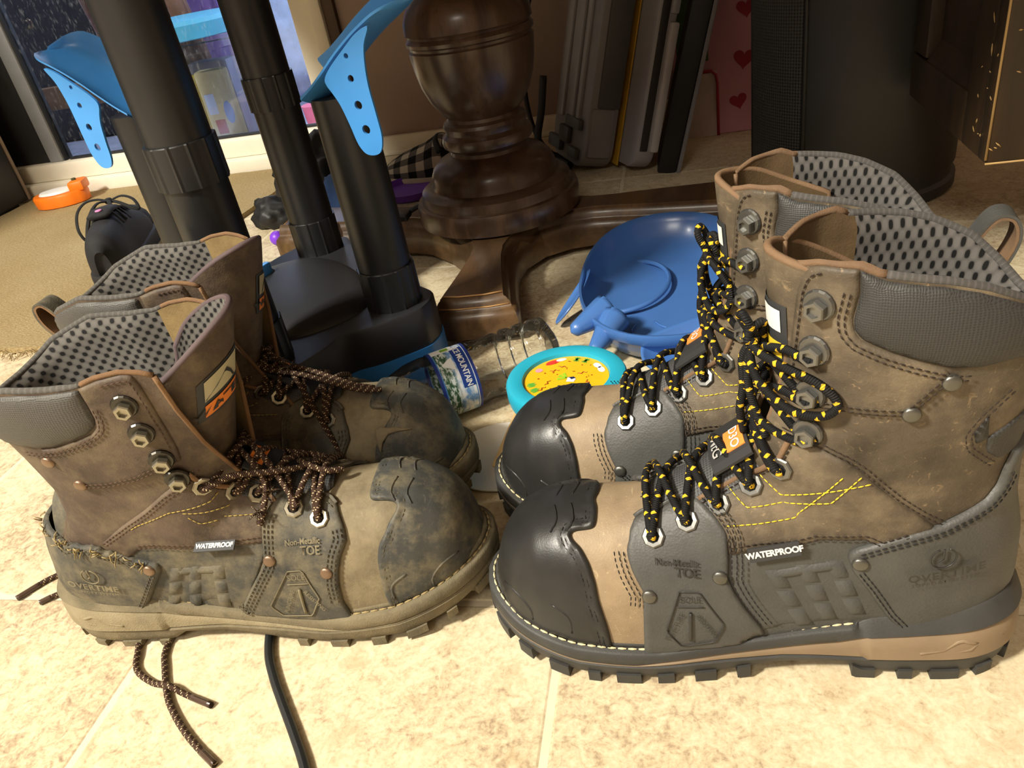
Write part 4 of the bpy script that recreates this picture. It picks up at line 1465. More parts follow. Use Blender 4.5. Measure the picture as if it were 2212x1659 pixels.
class Last:
    def __init__(s, style):
        s.style = style
        old = style == 'old'
        k = 1.055 if old else 1.0
        s.k = k
        s.tip = 0.303 * k
        up = 0.006 if old else 0.0
        s.zt = smooth_tab([(0.003 * k, .05), (.012 * k, .095), (.03 * k, .125), (.08 * k, .14), (.11 * k, .150), (.125 * k, .152), (.14 * k, .1455), (.152 * k, .1365),
                           (.168 * k, .1245), (.179 * k, .117), (.201 * k, .107), (.213 * k, .103 + up * .3), (.236 * k, .100 + up * .6),
                           (.255 * k, .098 + up), (.271 * k, .093 + up), (.282 * k, .086 + up), (.290 * k, .078 + up), (.296 * k, .068 + up),
                           (.300 * k, .058 + up), (.303 * k, .042 + up)])
        s.w = smooth_tab([(.003 * k, .006), (.008 * k, .015), (.02 * k, .027), (.04 * k, .034), (.08 * k, .037), (.12 * k, .040), (.16 * k, .044),
                          (.2 * k, .0475), (.225 * k, .0485), (.25 * k, .047), (.27 * k, .0425), (.285 * k, .0355), (.293 * k, .028),
                          (.299 * k, .018), (.303 * k, .006)])
        s.z0 = smooth_tab([(0, .052), (.05 * k, .047), (.09 * k, .041), (.13 * k, .034), (.2 * k, .0245), (.25 * k, .026 + up * .5),
                           (.28 * k, .031 + up), (.303 * k, .038 + up)])
        s.ea = tab([(0, .8), (.10 * k, .95), (.17 * k, 1.0), (.22 * k, .88), (.26 * k, .8), (.31 * k, .8)])
        s.eb = tab([(0, .8), (.10 * k, .9), (.17 * k, .95), (.22 * k, .85), (.26 * k, .74), (.31 * k, .74)])
        s.c = lambda x: -0.006 * np.clip((np.asarray(x) / k - .1) / .2, 0, 2) ** 2
        # shaft rings
        if not old:
            zs = [.03, .06, .09, .115, .14, .17, .2, .24, .29]
            xb = [.008, .004, .006, .012, .0135, .012, .008, .003, -.002]
            xf = [.13, .145, .150, .152, .150, .139, .132, .131, .131]
            hw = [.036, .037, .037, .036, .037, .039, .041, .042, .042]
            rings = []
            for b, f, h in zip(xb, xf, hw):
                th = np.linspace(R(6), R(354), 73)
                c = np.cos(th)
                sn = np.sin(th)
                x = (b + f) / 2 + (f - b) / 2 * np.sign(c) * np.abs(c) ** .9
                y = h * np.sign(sn) * np.abs(sn) ** .85 * (1 - .22 * np.clip(c, 0, 1) ** 2)
                rings.append(np.stack([x, y], 1))
        else:
            zs = [.03, .06, .09, .115, .14, .17, .2, .24, .29]
            ctl = [
                [(.135, .004), (.12, .034), (.07, .037), (.03, .033), (.006, .015), (.002, 0)],
                [(.155, .004), (.135, .036), (.08, .038), (.03, .034), (.009, .016), (.004, 0)],
                [(.168, .004), (.145, .036), (.09, .038), (.045, .035), (.022, .018), (.016, 0)],
                [(.178, .008), (.155, .036), (.10, .038), (.06, .034), (.043, .018), (.037, 0)],
                [(.176, .020), (.150, .038), (.10, .041), (.064, .036), (.046, .019), (.040, 0)],
                [(.174, .034), (.14, .045), (.095, .046), (.058, .038), (.041, .021), (.035, 0)],
                [(.172, .042), (.135, .048), (.090, .050), (.050, .040), (.034, .022), (.029, 0)],
                [(.170, .048), (.135, .051), (.085, .052), (.042, .043), (.026, .024), (.022, 0)],
                [(.168, .052), (.13, .053), (.080, .053), (.036, .045), (.020, .026), (.015, 0)]]
            rings = []
            for c in ctl:
                lat = list(c)
                med = [(x, -y * .94) for x, y in c[:-1]][::-1]
                rings.append(resample(spline(lat + med, 10), 1e-3)[:, :2])
            rings = [np.stack([np.interp(np.linspace(0, 1, 73), np.linspace(0, 1, len(r)), r[:, i]) for i in (0, 1)], 1) for r in rings]
        s.zs = np.array(zs)
        s.rings = np.array(rings)          # nz x nt x 2
        s._mesh()

    def foot(s, x, ph):
        x = np.asarray(x, float)
        c, sn = np.cos(ph), np.sin(ph)
        y = s.c(x) + s.w(x) * np.sign(c) * np.abs(c) ** s.ea(x)
        z = s.z0(x) + (s.zt(x) - s.z0(x)) * np.abs(sn) ** s.eb(x)
        return np.stack([x + 0 * ph, y, z], -1)

    def shaft(s, t, z):
        """t in 0..1 from lateral front edge round the back to medial front edge"""
        n = s.rings.shape[1]
        xy = [np.interp(z, s.zs, s._col(i, t, n)) for i in (0, 1)]
        return np.array([xy[0], xy[1], z])

    def _col(s, i, t, n):
        f = t * (n - 1)
        a = int(min(f, n - 2))
        return s.rings[:, a, i] * (1 - (f - a)) + s.rings[:, a + 1, i] * (f - a)

    def _mesh(s):
        V, F = [], []
        u = np.linspace(0, 1, 120)
        xs = .003 * s.k + (s.tip - .003 * s.k) * (0.5 - 0.5 * np.cos(pi * u) * (1))
        ph = np.linspace(0, pi, 61)
        for x in xs:
            V += list(s.foot(np.full(61, x), ph))
        for i in range(119):
            for j in range(60):
                a = i * 61 + j
                F.append((a, a + 1, a + 62, a + 61))
        # toe tip closing fan
        o = len(V)
        zz = np.linspace(.03, .29, 90)
        for z in zz:
            for t in np.linspace(0, 1, 90):
                V.append(s.shaft(t, z))
        for i in range(89):
            for j in range(89):
                a = o + i * 90 + j
                F.append((a, a + 1, a + 91, a + 90))
        s.V, s.F = V, F
        s.bvh = BVHTree.FromPolygons([Vector(v) for v in V], F)

    def side(s, x, z, sg=1):
        """outermost hit looking across the boot; sg=+1 lateral, -1 medial"""
        h = s.bvh.ray_cast(Vector((x, .3 * sg, z)), Vector((0, -sg, 0)))
        if h[0] is None or h[0].y * sg < -.004:
            q = s.bvh.find_nearest(Vector((x, .02 * sg, z)))
            return q[0]
        return h[0]

    def cyl(s, th, z, ax=.085):
        """th=0 at the heel back, + lateral"""
        d = Vector((-math.cos(th), math.sin(th), 0))
        o = Vector((ax, 0, z))
        h = s.bvh.ray_cast(o + d * .3, -d)
        if h[0] is None:
            return s.bvh.find_nearest(o + d * .08)[0]
        return h[0]
# ---------------------------------------------------------------- boot materials


def leather(name, stops, rough=0.6, scale=28, grain=900, gb=0.25, dust=None, dustamt=0.5, stretch=(1, 1, 1), scr=0.0, scrcol=(.6, .5, .36)):
    t = NT(name)
    v = t.tex(scale=stretch)
    c = t.ramp(t.noise(v, scale, 6, .62), stops)
    if scr:
        w = t.noise(t.tex(scale=(1, .25, 1), rot=(.4, .7, .3)), 160, 3, .7, 1.5)
        c = t.mix(t.math('MULTIPLY', t.ramp(w, [(.62, (0, 0, 0)), (.72, (1, 1, 1))]), scr), c, scrcol)
    if dust:
        d = t.ramp(t.noise(v, 45, 7, .7), [(.5 - .35 * dustamt, (0, 0, 0)), (.72, (1, 1, 1))])
        c = t.mix(t.math('MULTIPLY', d, .85), c, dust)
    b = t.bump(t.voro(v, grain), gb, .0004)
    b = t.bump(t.noise(v, 140, 5), gb * .8, .0008, b)
    return t.set(c, rough, 0, .4, b)


def dimple(name, col, hi, scale=520, rough=.55):
    t = NT(name)
    v = t.tex('UV')
    br = t.n('ShaderNodeTexVoronoi', feature='F1')
    br.inputs['Scale'].default_value = scale
    br.inputs['Randomness'].default_value = .12
    t.l(v, br.inputs['Vector'])
    d = br.outputs['Distance']
    c = t.ramp(d, [(.18, col), (.42, hi)])
    return t.set(c, rough, 0, .45, t.bump(d, .5, .0006))


def mesh_lining(name, cord, hole, su, sv, wob=.28):
    """spacer mesh: upright wavy cords with dark holes between them, from UV in metres"""
    t = NT(name)
    tc = t.n('ShaderNodeTexCoord')
    sp = t.n('ShaderNodeSeparateXYZ')
    t.l(tc.outputs['UV'], sp.inputs[0])
    u = t.math('MULTIPLY', sp.outputs[0], 2 * pi * su)
    v = t.math('MULTIPLY', sp.outputs[1], 2 * pi * sv)
    half = t.math('MULTIPLY', u, .5)
    w = t.math('MULTIPLY', t.math('SINE', half), t.math('SINE', v))
    a = t.math('COSINE', half)
    f = t.math('ADD', t.math('ABSOLUTE', w), 0)
    # honeycomb of holes
    g = t.math('MULTIPLY', t.math('COSINE', u), t.math('COSINE', v))
    h = t.math('ADD', t.math('MULTIPLY', g, .5), .5)
    c = t.ramp(h, [(.25, cord), (.60, tuple(x * .72 for x in cord)), (.76, hole)])
    return t.set(c, .8, 0, .2, t.bump(h, -.9, .0016))


def lace_mat(name, base, fleck, pitch=.011, thr=.62, wave=900):
    t = NT(name)
    tc = t.n('ShaderNodeTexCoord')
    sp = t.n('ShaderNodeSeparateXYZ')
    t.l(tc.outputs['UV'], sp.inputs[0])
    ang = t.math('MULTIPLY', sp.outputs[0], 2 * pi * (1 if pitch > .01 else 2))
    L = t.math('MULTIPLY', sp.outputs[1], 2 * pi / pitch)
    s1 = t.math('SINE', t.math('ADD', ang, L))
    L2 = t.math('MULTIPLY', sp.outputs[1], 2 * pi / (pitch * (.42 if pitch > .01 else .31)))
    s2 = t.math('SINE', t.math('SUBTRACT', t.math('MULTIPLY', ang, 1.0), L2))
    f = t.math('MULTIPLY', t.ramp(s1, [(thr, (0, 0, 0)), (thr + .08, (1, 1, 1))]), t.ramp(s2, [(.28, (0, 0, 0)), (.4, (1, 1, 1))]))
    c = t.mix(f, base, fleck)
    L3 = t.math('MULTIPLY', sp.outputs[1], wave * 6)
    s3 = t.math('SINE', t.math('ADD', t.math('MULTIPLY', ang, 2), L3))
    return t.set(c, .7, 0, .3, t.bump(s3, .6, .0004))


MB = dict(
    new=dict(
        brown=leather('brown leather', [(.28, srgb('#3a3329')), (.5, srgb('#594f41')), (.72, srgb('#7f725d'))], .58, scr=.35, scrcol=srgb('#b59c78')),
        vamp=leather('tan brown leather', [(.25, srgb('#6f604d')), (.5, srgb('#8a785f')), (.75, srgb('#a08d70'))], .55, scr=.4, scrcol=srgb('#cdb58f')),
        edge=leather('leather edge', [(.3, srgb('#5f4a38')), (.7, srgb('#80664c'))], .8),
        suede=leather('suede lining', [(.3, srgb('#3d301f')), (.7, srgb('#5f4c31'))], .95),
        black=leather('black pebbled leather', [(.3, srgb('#434341')), (.7, srgb('#51514e'))], .5, grain=700, gb=.3),
        cap=leather('black toe rubber', [(.3, srgb('#232323')), (.7, srgb('#2d2d2c'))], .36, gb=.08),
        rubber=leather('black sole rubber', [(.3, srgb('#333332')), (.7, srgb('#40403e'))], .55, gb=.15),
        tan=leather('tan midsole', [(.3, srgb('#7d6c55')), (.7, srgb('#8b7860'))], .6, gb=.05),
        pad=dimple('charcoal padding', srgb('#2e2e2e'), srgb('#3a3a39'), 820),
        tong=dimple('black tongue fabric', srgb('#2c2c2d'), srgb('#4a4a4a'), 620),
        press=leather('shade darkened pressed leather', [(.3, srgb('#2c2c2a')), (.7, srgb('#333331'))], .4, gb=.05),  # darker than the panels: shading of the relief put into the colour
        lining=mesh_lining('grey mesh lining', srgb('#625f5c'), srgb('#121212'), 185, 88),
        stitch=plain('dark stitching', '#2a1f17', .8),
        stitchb=plain('black stitching', '#161616', .8),
        metal=plain('gunmetal', '#7b7b78', .36, .8),
        flange=plain('dark flange', '#6c6c6a', .36, .8),
        rivet=plain('gunmetal rivet', '#6d6d68', .35, .8),
        lace=lace_mat('black lace yellow flecks', srgb('#131315'), srgb('#e8bb2c'), pitch=.0115, thr=.50),
        welt=plain('cream welt thread', '#d8cba0', .8)),
    old=dict(
        brown=leather('worn brown leather', [(.25, srgb('#392e27')), (.5, srgb('#4f4238')), (.75, srgb('#655548'))], .62, dust=srgb('#74664f'), dustamt=.15),
        vamp=leather('dusty brown leather', [(.25, srgb('#4d4435')), (.5, srgb('#685d48')), (.75, srgb('#82755c'))], .75, dust=srgb('#94886b'), dustamt=.6, scr=.2),
        edge=leather('worn leather edge', [(.3, srgb('#6a5038')), (.7, srgb('#8a6a4a'))], .85),
        suede=leather('worn suede', [(.3, srgb('#6d5a3a')), (.7, srgb('#9a8458'))], .95),
        black=leather('dusty black leather', [(.25, srgb('#2f2f2c')), (.5, srgb('#44433d')), (.75, srgb('#57544a'))], .68, dust=srgb('#7d735a'), dustamt=.22, scr=.3, scrcol=srgb('#8a8268')),
        cap=leather('scuffed toe rubber', [(.25, srgb('#323332')), (.5, srgb('#41423f')), (.75, srgb('#524f47'))], .6, gb=.12, dust=srgb('#847a60'), dustamt=.15, scr=.4, scrcol=srgb('#77756a')),
        rubber=leather('mud caked sole', [(.25, srgb('#544e40')), (.5, srgb('#716852')), (.75, srgb('#877c63'))], .9, gb=.4, dust=srgb('#55513f'), dustamt=.0),
        tan=leather('mud caked midsole', [(.25, srgb('#716752')), (.5, srgb('#887d62')), (.75, srgb('#998e73'))], .9, gb=.5),
        pad=dimple('worn grey padding', srgb('#363634'), srgb('#4f4d49'), 800),
        tong=dimple('worn tongue fabric', srgb('#242424'), srgb('#3c3c3c'), 620),
        press=leather('pressed worn leather', [(.3, srgb('#6a634e')), (.7, srgb('#857b60'))], .7, gb=.1),
        lining=mesh_lining('worn mesh lining', srgb('#6b6863'), srgb('#1b1a1a'), 125, 130),
        stitch=plain('brown stitching', '#4b3526', .8),
        stitchb=plain('dusty stitching', '#57503f', .85),
        metal=plain('worn nickel', '#a19c8c', .28, .9),
        flange=plain('dark worn flange', '#4d4b46', .3, .9),
        rivet=plain('worn copper rivet', '#86705c', .4, .7),
        lace=lace_mat('brown lace cream flecks', srgb('#3f2b1f'), srgb('#cdb894'), pitch=.0055, thr=.55),
        welt=plain('muddy welt thread', '#9d8c62', .9)))
M_YEL = plain('yellow stitching', '#e2c52e', .7)
M_HOLE = plain('eyelet hole', '#070707', .9)
M_ORANGE = plain('orange woven label', '#ee8a3a', .7)
M_WHITE = plain('white woven label', '#e8e6de', .7)
M_TAG = plain('dark rubber tag', '#35373a', .5)
M_BURG = plain('plum binding', '#594a4b', .8)
LASTS = {}


class Boot:
    def __init__(s, style, side, name, loc, rz, label, group):
        s.st = style
        s.s = side
        s.m = MB[style]
        if style not in LASTS:
            LASTS[style] = Last(style)
        s.L = LASTS[style]
        s.root = empty(name, (loc[0], loc[1], 0), R(rz), label, 'boot', group)

    # -- output with mirroring
    def out(s, name, V, F, mat, uv=None, parent=None, smooth=True, kind=None, label=None):
        if s.s < 0:
            V = [(v[0], -v[1], v[2]) for v in V]
            F = [tuple(reversed(f)) for f in F]
        o = mesh(name, V, F, mat, parent or s.root, uv=uv, smooth=smooth, kind=kind)
        if label:
            o['label'] = label
        return o

    # -- charts
    def surf(s, ch, u, v, sg=1):
        if ch == 'side':
            return np.array(s.L.side(u, v, sg))
        if ch == 'cyl':
            return np.array(s.L.cyl(u / .045, v))
        if ch == 'cap':
            xA, a = s.cap_chart()
            u = xA + a * math.sin(max(-1.5, min(u / a, pi / 2 - .004)))
        return s.L.foot(np.array(u), np.array(v / .05))

    def cap_chart(s):
        xA = .2 * s.L.k
        return xA, s.L.tip - .0002 - xA

    def frame(s, ch, u, v, sg=1, e=.0015):
        P = s.surf(ch, u, v, sg)
        a = s.surf(ch, u + e, v, sg) - s.surf(ch, u - e, v, sg)
        b = s.surf(ch, u, v + e, sg) - s.surf(ch, u, v - e, sg)
        n = np.cross(a, b)
        n /= max(np.linalg.norm(n), 1e-9)
        ref = P - (np.array([.085, 0, P[2]]) if ch == 'cyl' else np.array([min(P[0], .26), 0, .05 if ch in ('foot', 'cap') else P[2] - .01]))
        if n @ ref < 0:
            n = -n
        a /= max(np.linalg.norm(a), 1e-9)
        return P, n, a

    def drape(s, name, ch, poly, thk, mat, sg=1, base=0.0, er=.0018, step=.0035, puff=0.0, pr=.008, it=3, label=None, sub=None):
        poly = np.array(poly, float)
        bd = resample(poly, step * .6, True)[:, :2]
        lo, hi = bd.min(0), bd.max(0)
        gx, gy = np.meshgrid(np.arange(lo[0] + step * .4, hi[0], step), np.arange(lo[1] + step * .4, hi[1], step))
        gx = gx + (np.arange(gx.shape[0])[:, None] % 2) * step * .5
        g = np.stack([gx.ravel(), gy.ravel()], 1)
        # inset ring
        ctr = np.roll(bd, -1, 0) - np.roll(bd, 1, 0)
        nn = np.stack([-ctr[:, 1], ctr[:, 0]], 1)
        nn /= np.maximum(np.linalg.norm(nn, axis=1)[:, None], 1e-9)
        ar = 0.5 * np.sum(bd[:, 0] * np.roll(bd[:, 1], -1) - np.roll(bd[:, 0], -1) * bd[:, 1])
        if ar < 0:
            nn = -nn
        ring = bd + nn * er

        def dist(q):
            a = bd
            b = np.roll(bd, -1, 0)
            d = b - a
            L2 = np.maximum((d ** 2).sum(1), 1e-12)
            t = np.clip(((q[:, None] - a) * d).sum(2) / L2, 0, 1)
            return np.sqrt((((a + d * t[..., None]) - q[:, None]) ** 2).sum(2)).min(1)

        def inside(q):
            a, b = bd, np.roll(bd, -1, 0)
            c = (a[:, 1] > q[:, None, 1]) != (b[:, 1] > q[:, None, 1])
            with np.errstate(divide='ignore', invalid='ignore'):
                xx = (b[:, 0] - a[:, 0]) * (q[:, None, 1] - a[:, 1]) / (b[:, 1] - a[:, 1]) + a[:, 0]
            return ((c & (q[:, None, 0] < xx)).sum(1) % 2) == 1
        g = g[inside(g)]
        if len(g):
            g = g[dist(g) > er + step * .35]
        ring = ring[inside(ring)]
        if len(ring):
            ring = ring[dist(ring) > er * .8]
        pts = np.concatenate([bd, ring, g])
        n0 = len(bd)
        r = geometry.delaunay_2d_cdt([Vector(p) for p in pts], [(i, (i + 1) % n0) for i in range(n0)], [list(range(n0))], 1, 1e-6)
        q = np.array([tuple(v) for v in r[0]])
        F = [list(f) for f in r[2]]
        if not F:
            return None
        # consistent winding
        F = [f if np.cross(q[f[1]] - q[f[0]], q[f[2]] - q[f[0]]) > 0 else f[::-1] for f in F]
        P = np.array([s.surf(ch, a, b, sg) for a, b in q])
        ed = {}
        for f in F:
            for i in range(len(f)):
                k = (f[i], f[(i + 1) % len(f)])
                ed[k] = ed.get(k, 0) + 1
        bnd = [(a, b) for a, b in ed if (b, a) not in ed]
        bset = {a for a, b in bnd}
        nb = [set() for _ in P]
        for a, b in ed:
            nb[a].add(b)
            nb[b].add(a)
        nbl = [list(x) for x in nb]
        for _ in range(it):
            Q = P.copy()
            for i, x in enumerate(nbl):
                if i not in bset and x:
                    Q[i] = P[i] * .5 + P[x].mean(0) * .5
            P = Q
        N = np.zeros_like(P)
        for f in F:
            n = np.cross(P[f[1]] - P[f[0]], P[f[2]] - P[f[0]])
            for i in f:
                N[i] += n
        ref = P - (np.stack([np.full(len(P), .085), 0 * P[:, 0], P[:, 2]], 1) if ch == 'cyl' else np.stack([np.minimum(P[:, 0], .26), 0 * P[:, 0], np.minimum(P[:, 2] - .01, .07)], 1))
        if (N * ref).sum() < 0:
            N = -N
            F = [f[::-1] for f in F]
            bnd = [(b, a) for a, b in bnd]
        N /= np.maximum(np.linalg.norm(N, axis=1)[:, None], 1e-9)
        for _ in range(2):
            M2 = N.copy()
            for i, x in enumerate(nbl):
                if x:
                    M2[i] = N[i] + N[x].mean(0)
            N = M2 / np.maximum(np.linalg.norm(M2, axis=1)[:, None], 1e-9)
        d = dist(q)
        k = np.clip(d / er, 0, 1)
        off = base + thk * (.3 + .7 * np.sqrt(1 - (1 - k) ** 2)) + puff * (1 - np.exp(-d / pr))
        if sub is not None:
            off = off + sub(q, d)
        V = list(P + N * off[:, None])
        UV = [tuple(x) for x in q]
        m = len(V)
        mp = {}
        for a, b in bnd:
            for x in (a, b):
                if x not in mp:
                    mp[x] = len(V)
                    V.append(P[x] + N[x] * (base - .0015))
                    UV.append(tuple(q[x]))
        F2 = F + [(b, a, mp[a], mp[b]) for a, b in bnd]
        return s.out(name, V, F2, mat, uv=UV, label=label)

    def line(s, ch, pts, off, sg=1, step=.002, closed=False):
        q = resample(pts, step, closed)
        out = []
        for u, v in q[:, :2]:
            P, n, a = s.frame(ch, u, v, sg)
            out.append(P + n * off)
        return np.array(out)

    def stitch(s, J, ch, pts, off, sg=1, pitch=.0036, ln=.0025, r=.00045, w=None):
        L = s.line(ch, pts, off, sg, .0012)
        d = np.r_[0, np.cumsum(np.linalg.norm(np.diff(L, axis=0), axis=1))]
        n = int(d[-1] / pitch)
        for i in range(n):
            c = (i + .5) * pitch
            tt = [c - ln / 2, c, c + ln / 2]
            p = np.stack([np.interp(tt, d, L[:, k]) for k in range(3)], 1)
            V, F, UV = tube_data(p, [r * .55, r, r * .55], 5)
            J.add(V, F, UV)

    def bead(s, ch, pts, r, off, sg, mat, name, closed=False, parent=None):
        L = s.line(ch, pts, off, sg, .002, closed)
        V, F, UV = tube_data(L, r, 6, closed)
        return s.out(name, V, F, mat, uv=UV, parent=parent)

    def text(s, J, txt, u, v, size, ang, off, space=1.0, sg=1, bold=0.0, ch='side', emb=.0004):
        """lettering pressed in relief on the leather; always reads the right way round"""
        V, F = text_mesh(txt, size, 'CENTER', 0, space, bold)
        dirx = -1 if s.s > 0 else 1
        ca, sa = math.cos(R(ang)), math.sin(R(ang))
        out = []
        for p in V:
            x, y = p.x * ca - p.y * sa, p.x * sa + p.y * ca
            P, n, a = s.frame(ch, u + dirx * x, v + y, sg)
            out.append(P + n * (off + emb))
        F = [tuple(f) for f in F]
        if dirx > 0 and s.s < 0:
            F = [tuple(reversed(f)) for f in F]
        J.add(out, F)

    def basis(s, ch, u, v, sg, off):
        P, n, a = s.frame(ch, u, v, sg)
        b = np.cross(n, a)
        return P + n * off, a, b, n

    def solid(s, name, rings, fr, mat, nseg=6, parent=None, smooth=False, rot=0.0, label=None):
        """stack of (radius, height) rings on a surface frame"""
        P, a, b, n = fr
        V, F = [], []
        for r, h in rings:
            for k in range(nseg):
                q = 2 * pi * k / nseg + rot
                V.append(P + a * r * math.cos(q) + b * r * math.sin(q) + n * h)
        for i in range(len(rings) - 1):
            for k in range(nseg):
                A, B = i * nseg + k, i * nseg + (k + 1) % nseg
                F.append((A, B, B + nseg, A + nseg))
        F.append(tuple((len(rings) - 1) * nseg + k for k in range(nseg)))
        return s.out(name, V, F, mat, smooth=smooth, parent=parent, label=label)

    def eyelet(s, ch, u, v, sg, off):
        fr = s.basis(ch, u, v, sg, off)
        e = s.solid('eyelet', [(.0066, -.001), (.0068, .0006), (.0060, .0013), (.0040, .0014), (.0034, .0006), (.0033, -.0004)], fr, s.m['metal'], 8, rot=.2)
        s.solid('eyelet_hole', [(.0034, .0002), (.0033, .0009)], fr, M_HOLE, 8, parent=e, rot=.2)
        return fr

    def hook(s, ch, u, v, sg, off):
        P, a, b, n = fr = s.basis(ch, u, v, sg, off)
        h = s.solid('lace_hook', [(.0076, -.001), (.0078, .0006), (.0070, .0016), (.0052, .0018)], fr, s.m['flange'], 16, smooth=False)
        s.solid('hex_head', [(.0050, .001), (.0054, .0022), (.0054, .0052), (.0048, .0060), (.0031, .0060), (.0029, .0042)],
                (P - np.array([0, 0, .0014]), a, b, n), s.m['metal'], 6, parent=h, rot=.5)
        return fr

    def rivet(s, ch, u, v, sg, off, r=.0043):
        fr = s.basis(ch, u, v, sg, off)
        s.solid('rivet', [(r, -.001), (r, .0006), (r * .8, .0014), (r * .4, .0017)], fr, s.m['rivet'], 12, smooth=True)
SOLE_W = [(-.003, 0), (.000, .017), (.010, .031), (.03, .0405), (.06, .0425), (.09, .0425), (.12, .0435), (.16, .0475), (.2, .0530), (.23, .0545),
          (.26, .0520), (.284, .0435), (.300, .031), (.310, .016), (.3135, 0)]


def sole_parts(B):
    s, L, m, k, old = B, B.L, B.m, B.L.k, B.st == 'old'
    up = .006 if old else 0
    half = spline([(x * k, w) for x, w in SOLE_W], 10)
    out = np.concatenate([half, half[::-1][1:-1] * [1, -1]])
    out = resample(out, .0025, True)
    out[:, 1] += L.c(out[:, 0])
    nrm = np.roll(out, -1, 0) - np.roll(out, 1, 0)
    nrm = np.stack([nrm[:, 1], -nrm[:, 0]], 1)
    nrm /= np.linalg.norm(nrm, axis=1)[:, None]
    if (nrm * (out - out.mean(0))).sum() < 0:
        nrm = -nrm
    X = out[:, 0] / k
    zb = np.interp(X, [0, .02, .085, .095, .13, .165, .2, .25, .28, .3135], [.007, .0045, .0045, .011, .012, .006, .0045, .0055 + up * .2, .011 + up * .6, .020 + up])
    z1 = np.interp(X, [0, .085, .13, .2, .25, .3135], [.019, .017, .0195, .0155, .0165 + up * .4, .029 + up])
    z2 = np.interp(X, [0, .03, .085, .10, .13, .2, .215, .25, .3135], [.043, .040, .034, .030, .0265, .0185, .0160, .0170 + up * .4, .0295 + up])
    z3 = np.interp(X, [0, .04, .082, .09, .13, .2, .25, .28, .3135], [.056, .051, .046, .041, .0345, .0255, .027 + up * .5, .032 + up, .041 + up])
    n = len(out)

    def wall(name, za, zc, o1, o2, mat, inner=.016, rnd=.0015, label=None, bulge=.0, mesh_=None):
        V, F, UV = [], [], []
        q = 7
        acc = np.r_[0, np.cumsum(np.linalg.norm(np.diff(out, axis=0), axis=1))]
        for i in range(n):
            e1 = o1(X[i]) if callable(o1) else o1
            e2 = o2(X[i]) if callable(o2) else o2
            prof = [(-inner, 0, 0), (e1 - rnd, 0, 0), (e1, 0, rnd), ((e1 + e2) / 2 + bulge, .5, 0), (e2, 1, -rnd), (e2 - rnd, 1, 0), (-inner, 1, 0)]
            for oo, f, dz in prof:
                z = za[i] * (1 - f) + zc[i] * f
                h = max(zc[i] - za[i], 0)
                z += np.clip(dz, -h * .3, h * .3)
                p = out[i] + nrm[i] * oo
                V.append((p[0], p[1], z))
                UV.append((acc[i], z))
        for i in range(n):
            j = (i + 1) % n
            for a in range(q - 1):
                F.append((i * q + a, j * q + a, j * q + a + 1, i * q + a + 1))
        return V, F, UV
    # tread plate + lugs in one moulded piece
    V, F, UV = wall('outsole', zb, z1, -.001, 0.0005, m['rubber'])
    J = Join()
    J.add(V, F, UV)
    pl = [(*(out[i] - nrm[i] * .0155), zb[i]) for i in range(n)]
    J.add(pl, [tuple(range(n))])
    lug = 0 if old else 1
    step = 9 if not old else 11
    for i in range(0, n, step):
        x = X[i]
        if .098 < x < (.15 if not old else .178):
            continue
        wd = (3, 5, 4, 6)[(i // step) % 4]
        ids = [(i + d) % n for d in range(-wd // 2, wd // 2 + 1)]
        deep = .012 if not old else .008
        V = []
        zt_ = []
        for d in ids:
            lowz = max(0.0003, zb[d] - (.0062 if not old else .0055))
            top = zb[d] + (.0030 if not old else .001)
            pr = .0006 if not old else .0002
            for o, z in ((pr, lowz), (pr + .0003, top), (-deep, top), (-deep, lowz)):
                p = out[d] + nrm[d] * o
                V.append((p[0], p[1], z))
        F = []
        for a in range(len(ids) - 1):
            for b in range(4):
                F.append((a * 4 + b, a * 4 + (b + 1) % 4, a * 4 + 4 + (b + 1) % 4, a * 4 + 4 + b))
        F += [(3, 2, 1, 0), tuple((len(ids) - 1) * 4 + b for b in range(4))]
        J.add(V, F)
    for xx in np.arange(.018, .30, .021) * k:
        if .09 < xx / k < (.15 if not old else .178):
            continue
        wx = np.interp(xx / k, [a for a, b in SOLE_W], [b for a, b in SOLE_W]) - .016
        zz = float(np.interp(xx / k, [0, .02, .085, .25, .28, .3135], [.007, .0045, .0045, .0055, .013 + up, .022 + up]))
        if wx > .006:
            V, F = prism_data([(xx, -wx), (xx + .012, -wx), (xx + .012, wx), (xx, wx)], max(.0003, zz - .006), zz + .002)
            J.add(V, F)
    o = s.out('outsole', J.V, J.F, m['rubber'], J.U)
    sharp(o, 40)
    V, F, UV = wall('midsole', z1 - .0003, z2, lambda x: .0002 if x > .085 else .0022, lambda x: -.0005 if x > .085 else .0008, m['tan'], bulge=.0004)
    sharp(s.out('midsole', V, F, m['tan'], UV), 40)
    V, F, UV = wall('welt', z2 - .0003, z3, lambda x: .0005 if x > .085 else .0012, lambda x: .0 if x > .088 else -.0045, m['rubber'], inner=.018)
    sharp(s.out('welt', V, F, m['rubber'], UV), 50)
    # welt thread + rand bead
    J = Join()
    ids = [i for i in range(n) if X[i] > .088]
    st = min(ids, key=lambda i: (out[i, 1] < 0, X[i]))
    ids = [(st + d) % n for d in range(n) if X[(st + d) % n] > .088]
    P = np.array([(*(out[i] - nrm[i] * .0042), z3[i] + .0004) for i in ids])
    d = np.r_[0, np.cumsum(np.linalg.norm(np.diff(P, axis=0), axis=1))]
    pit = .0062
    for c in np.arange(pit / 2, d[-1], pit):
        t = [c - .0025, c, c + .0025]
        p = np.stack([np.interp(t, d, P[:, q]) for q in range(3)], 1)
        V, F, UV = tube_data(p, [.0005, .0009, .0005], 5)
        J.add(V, F, UV)
    s.out('welt_thread', J.V, J.F, m['welt'], J.U, kind='stuff')
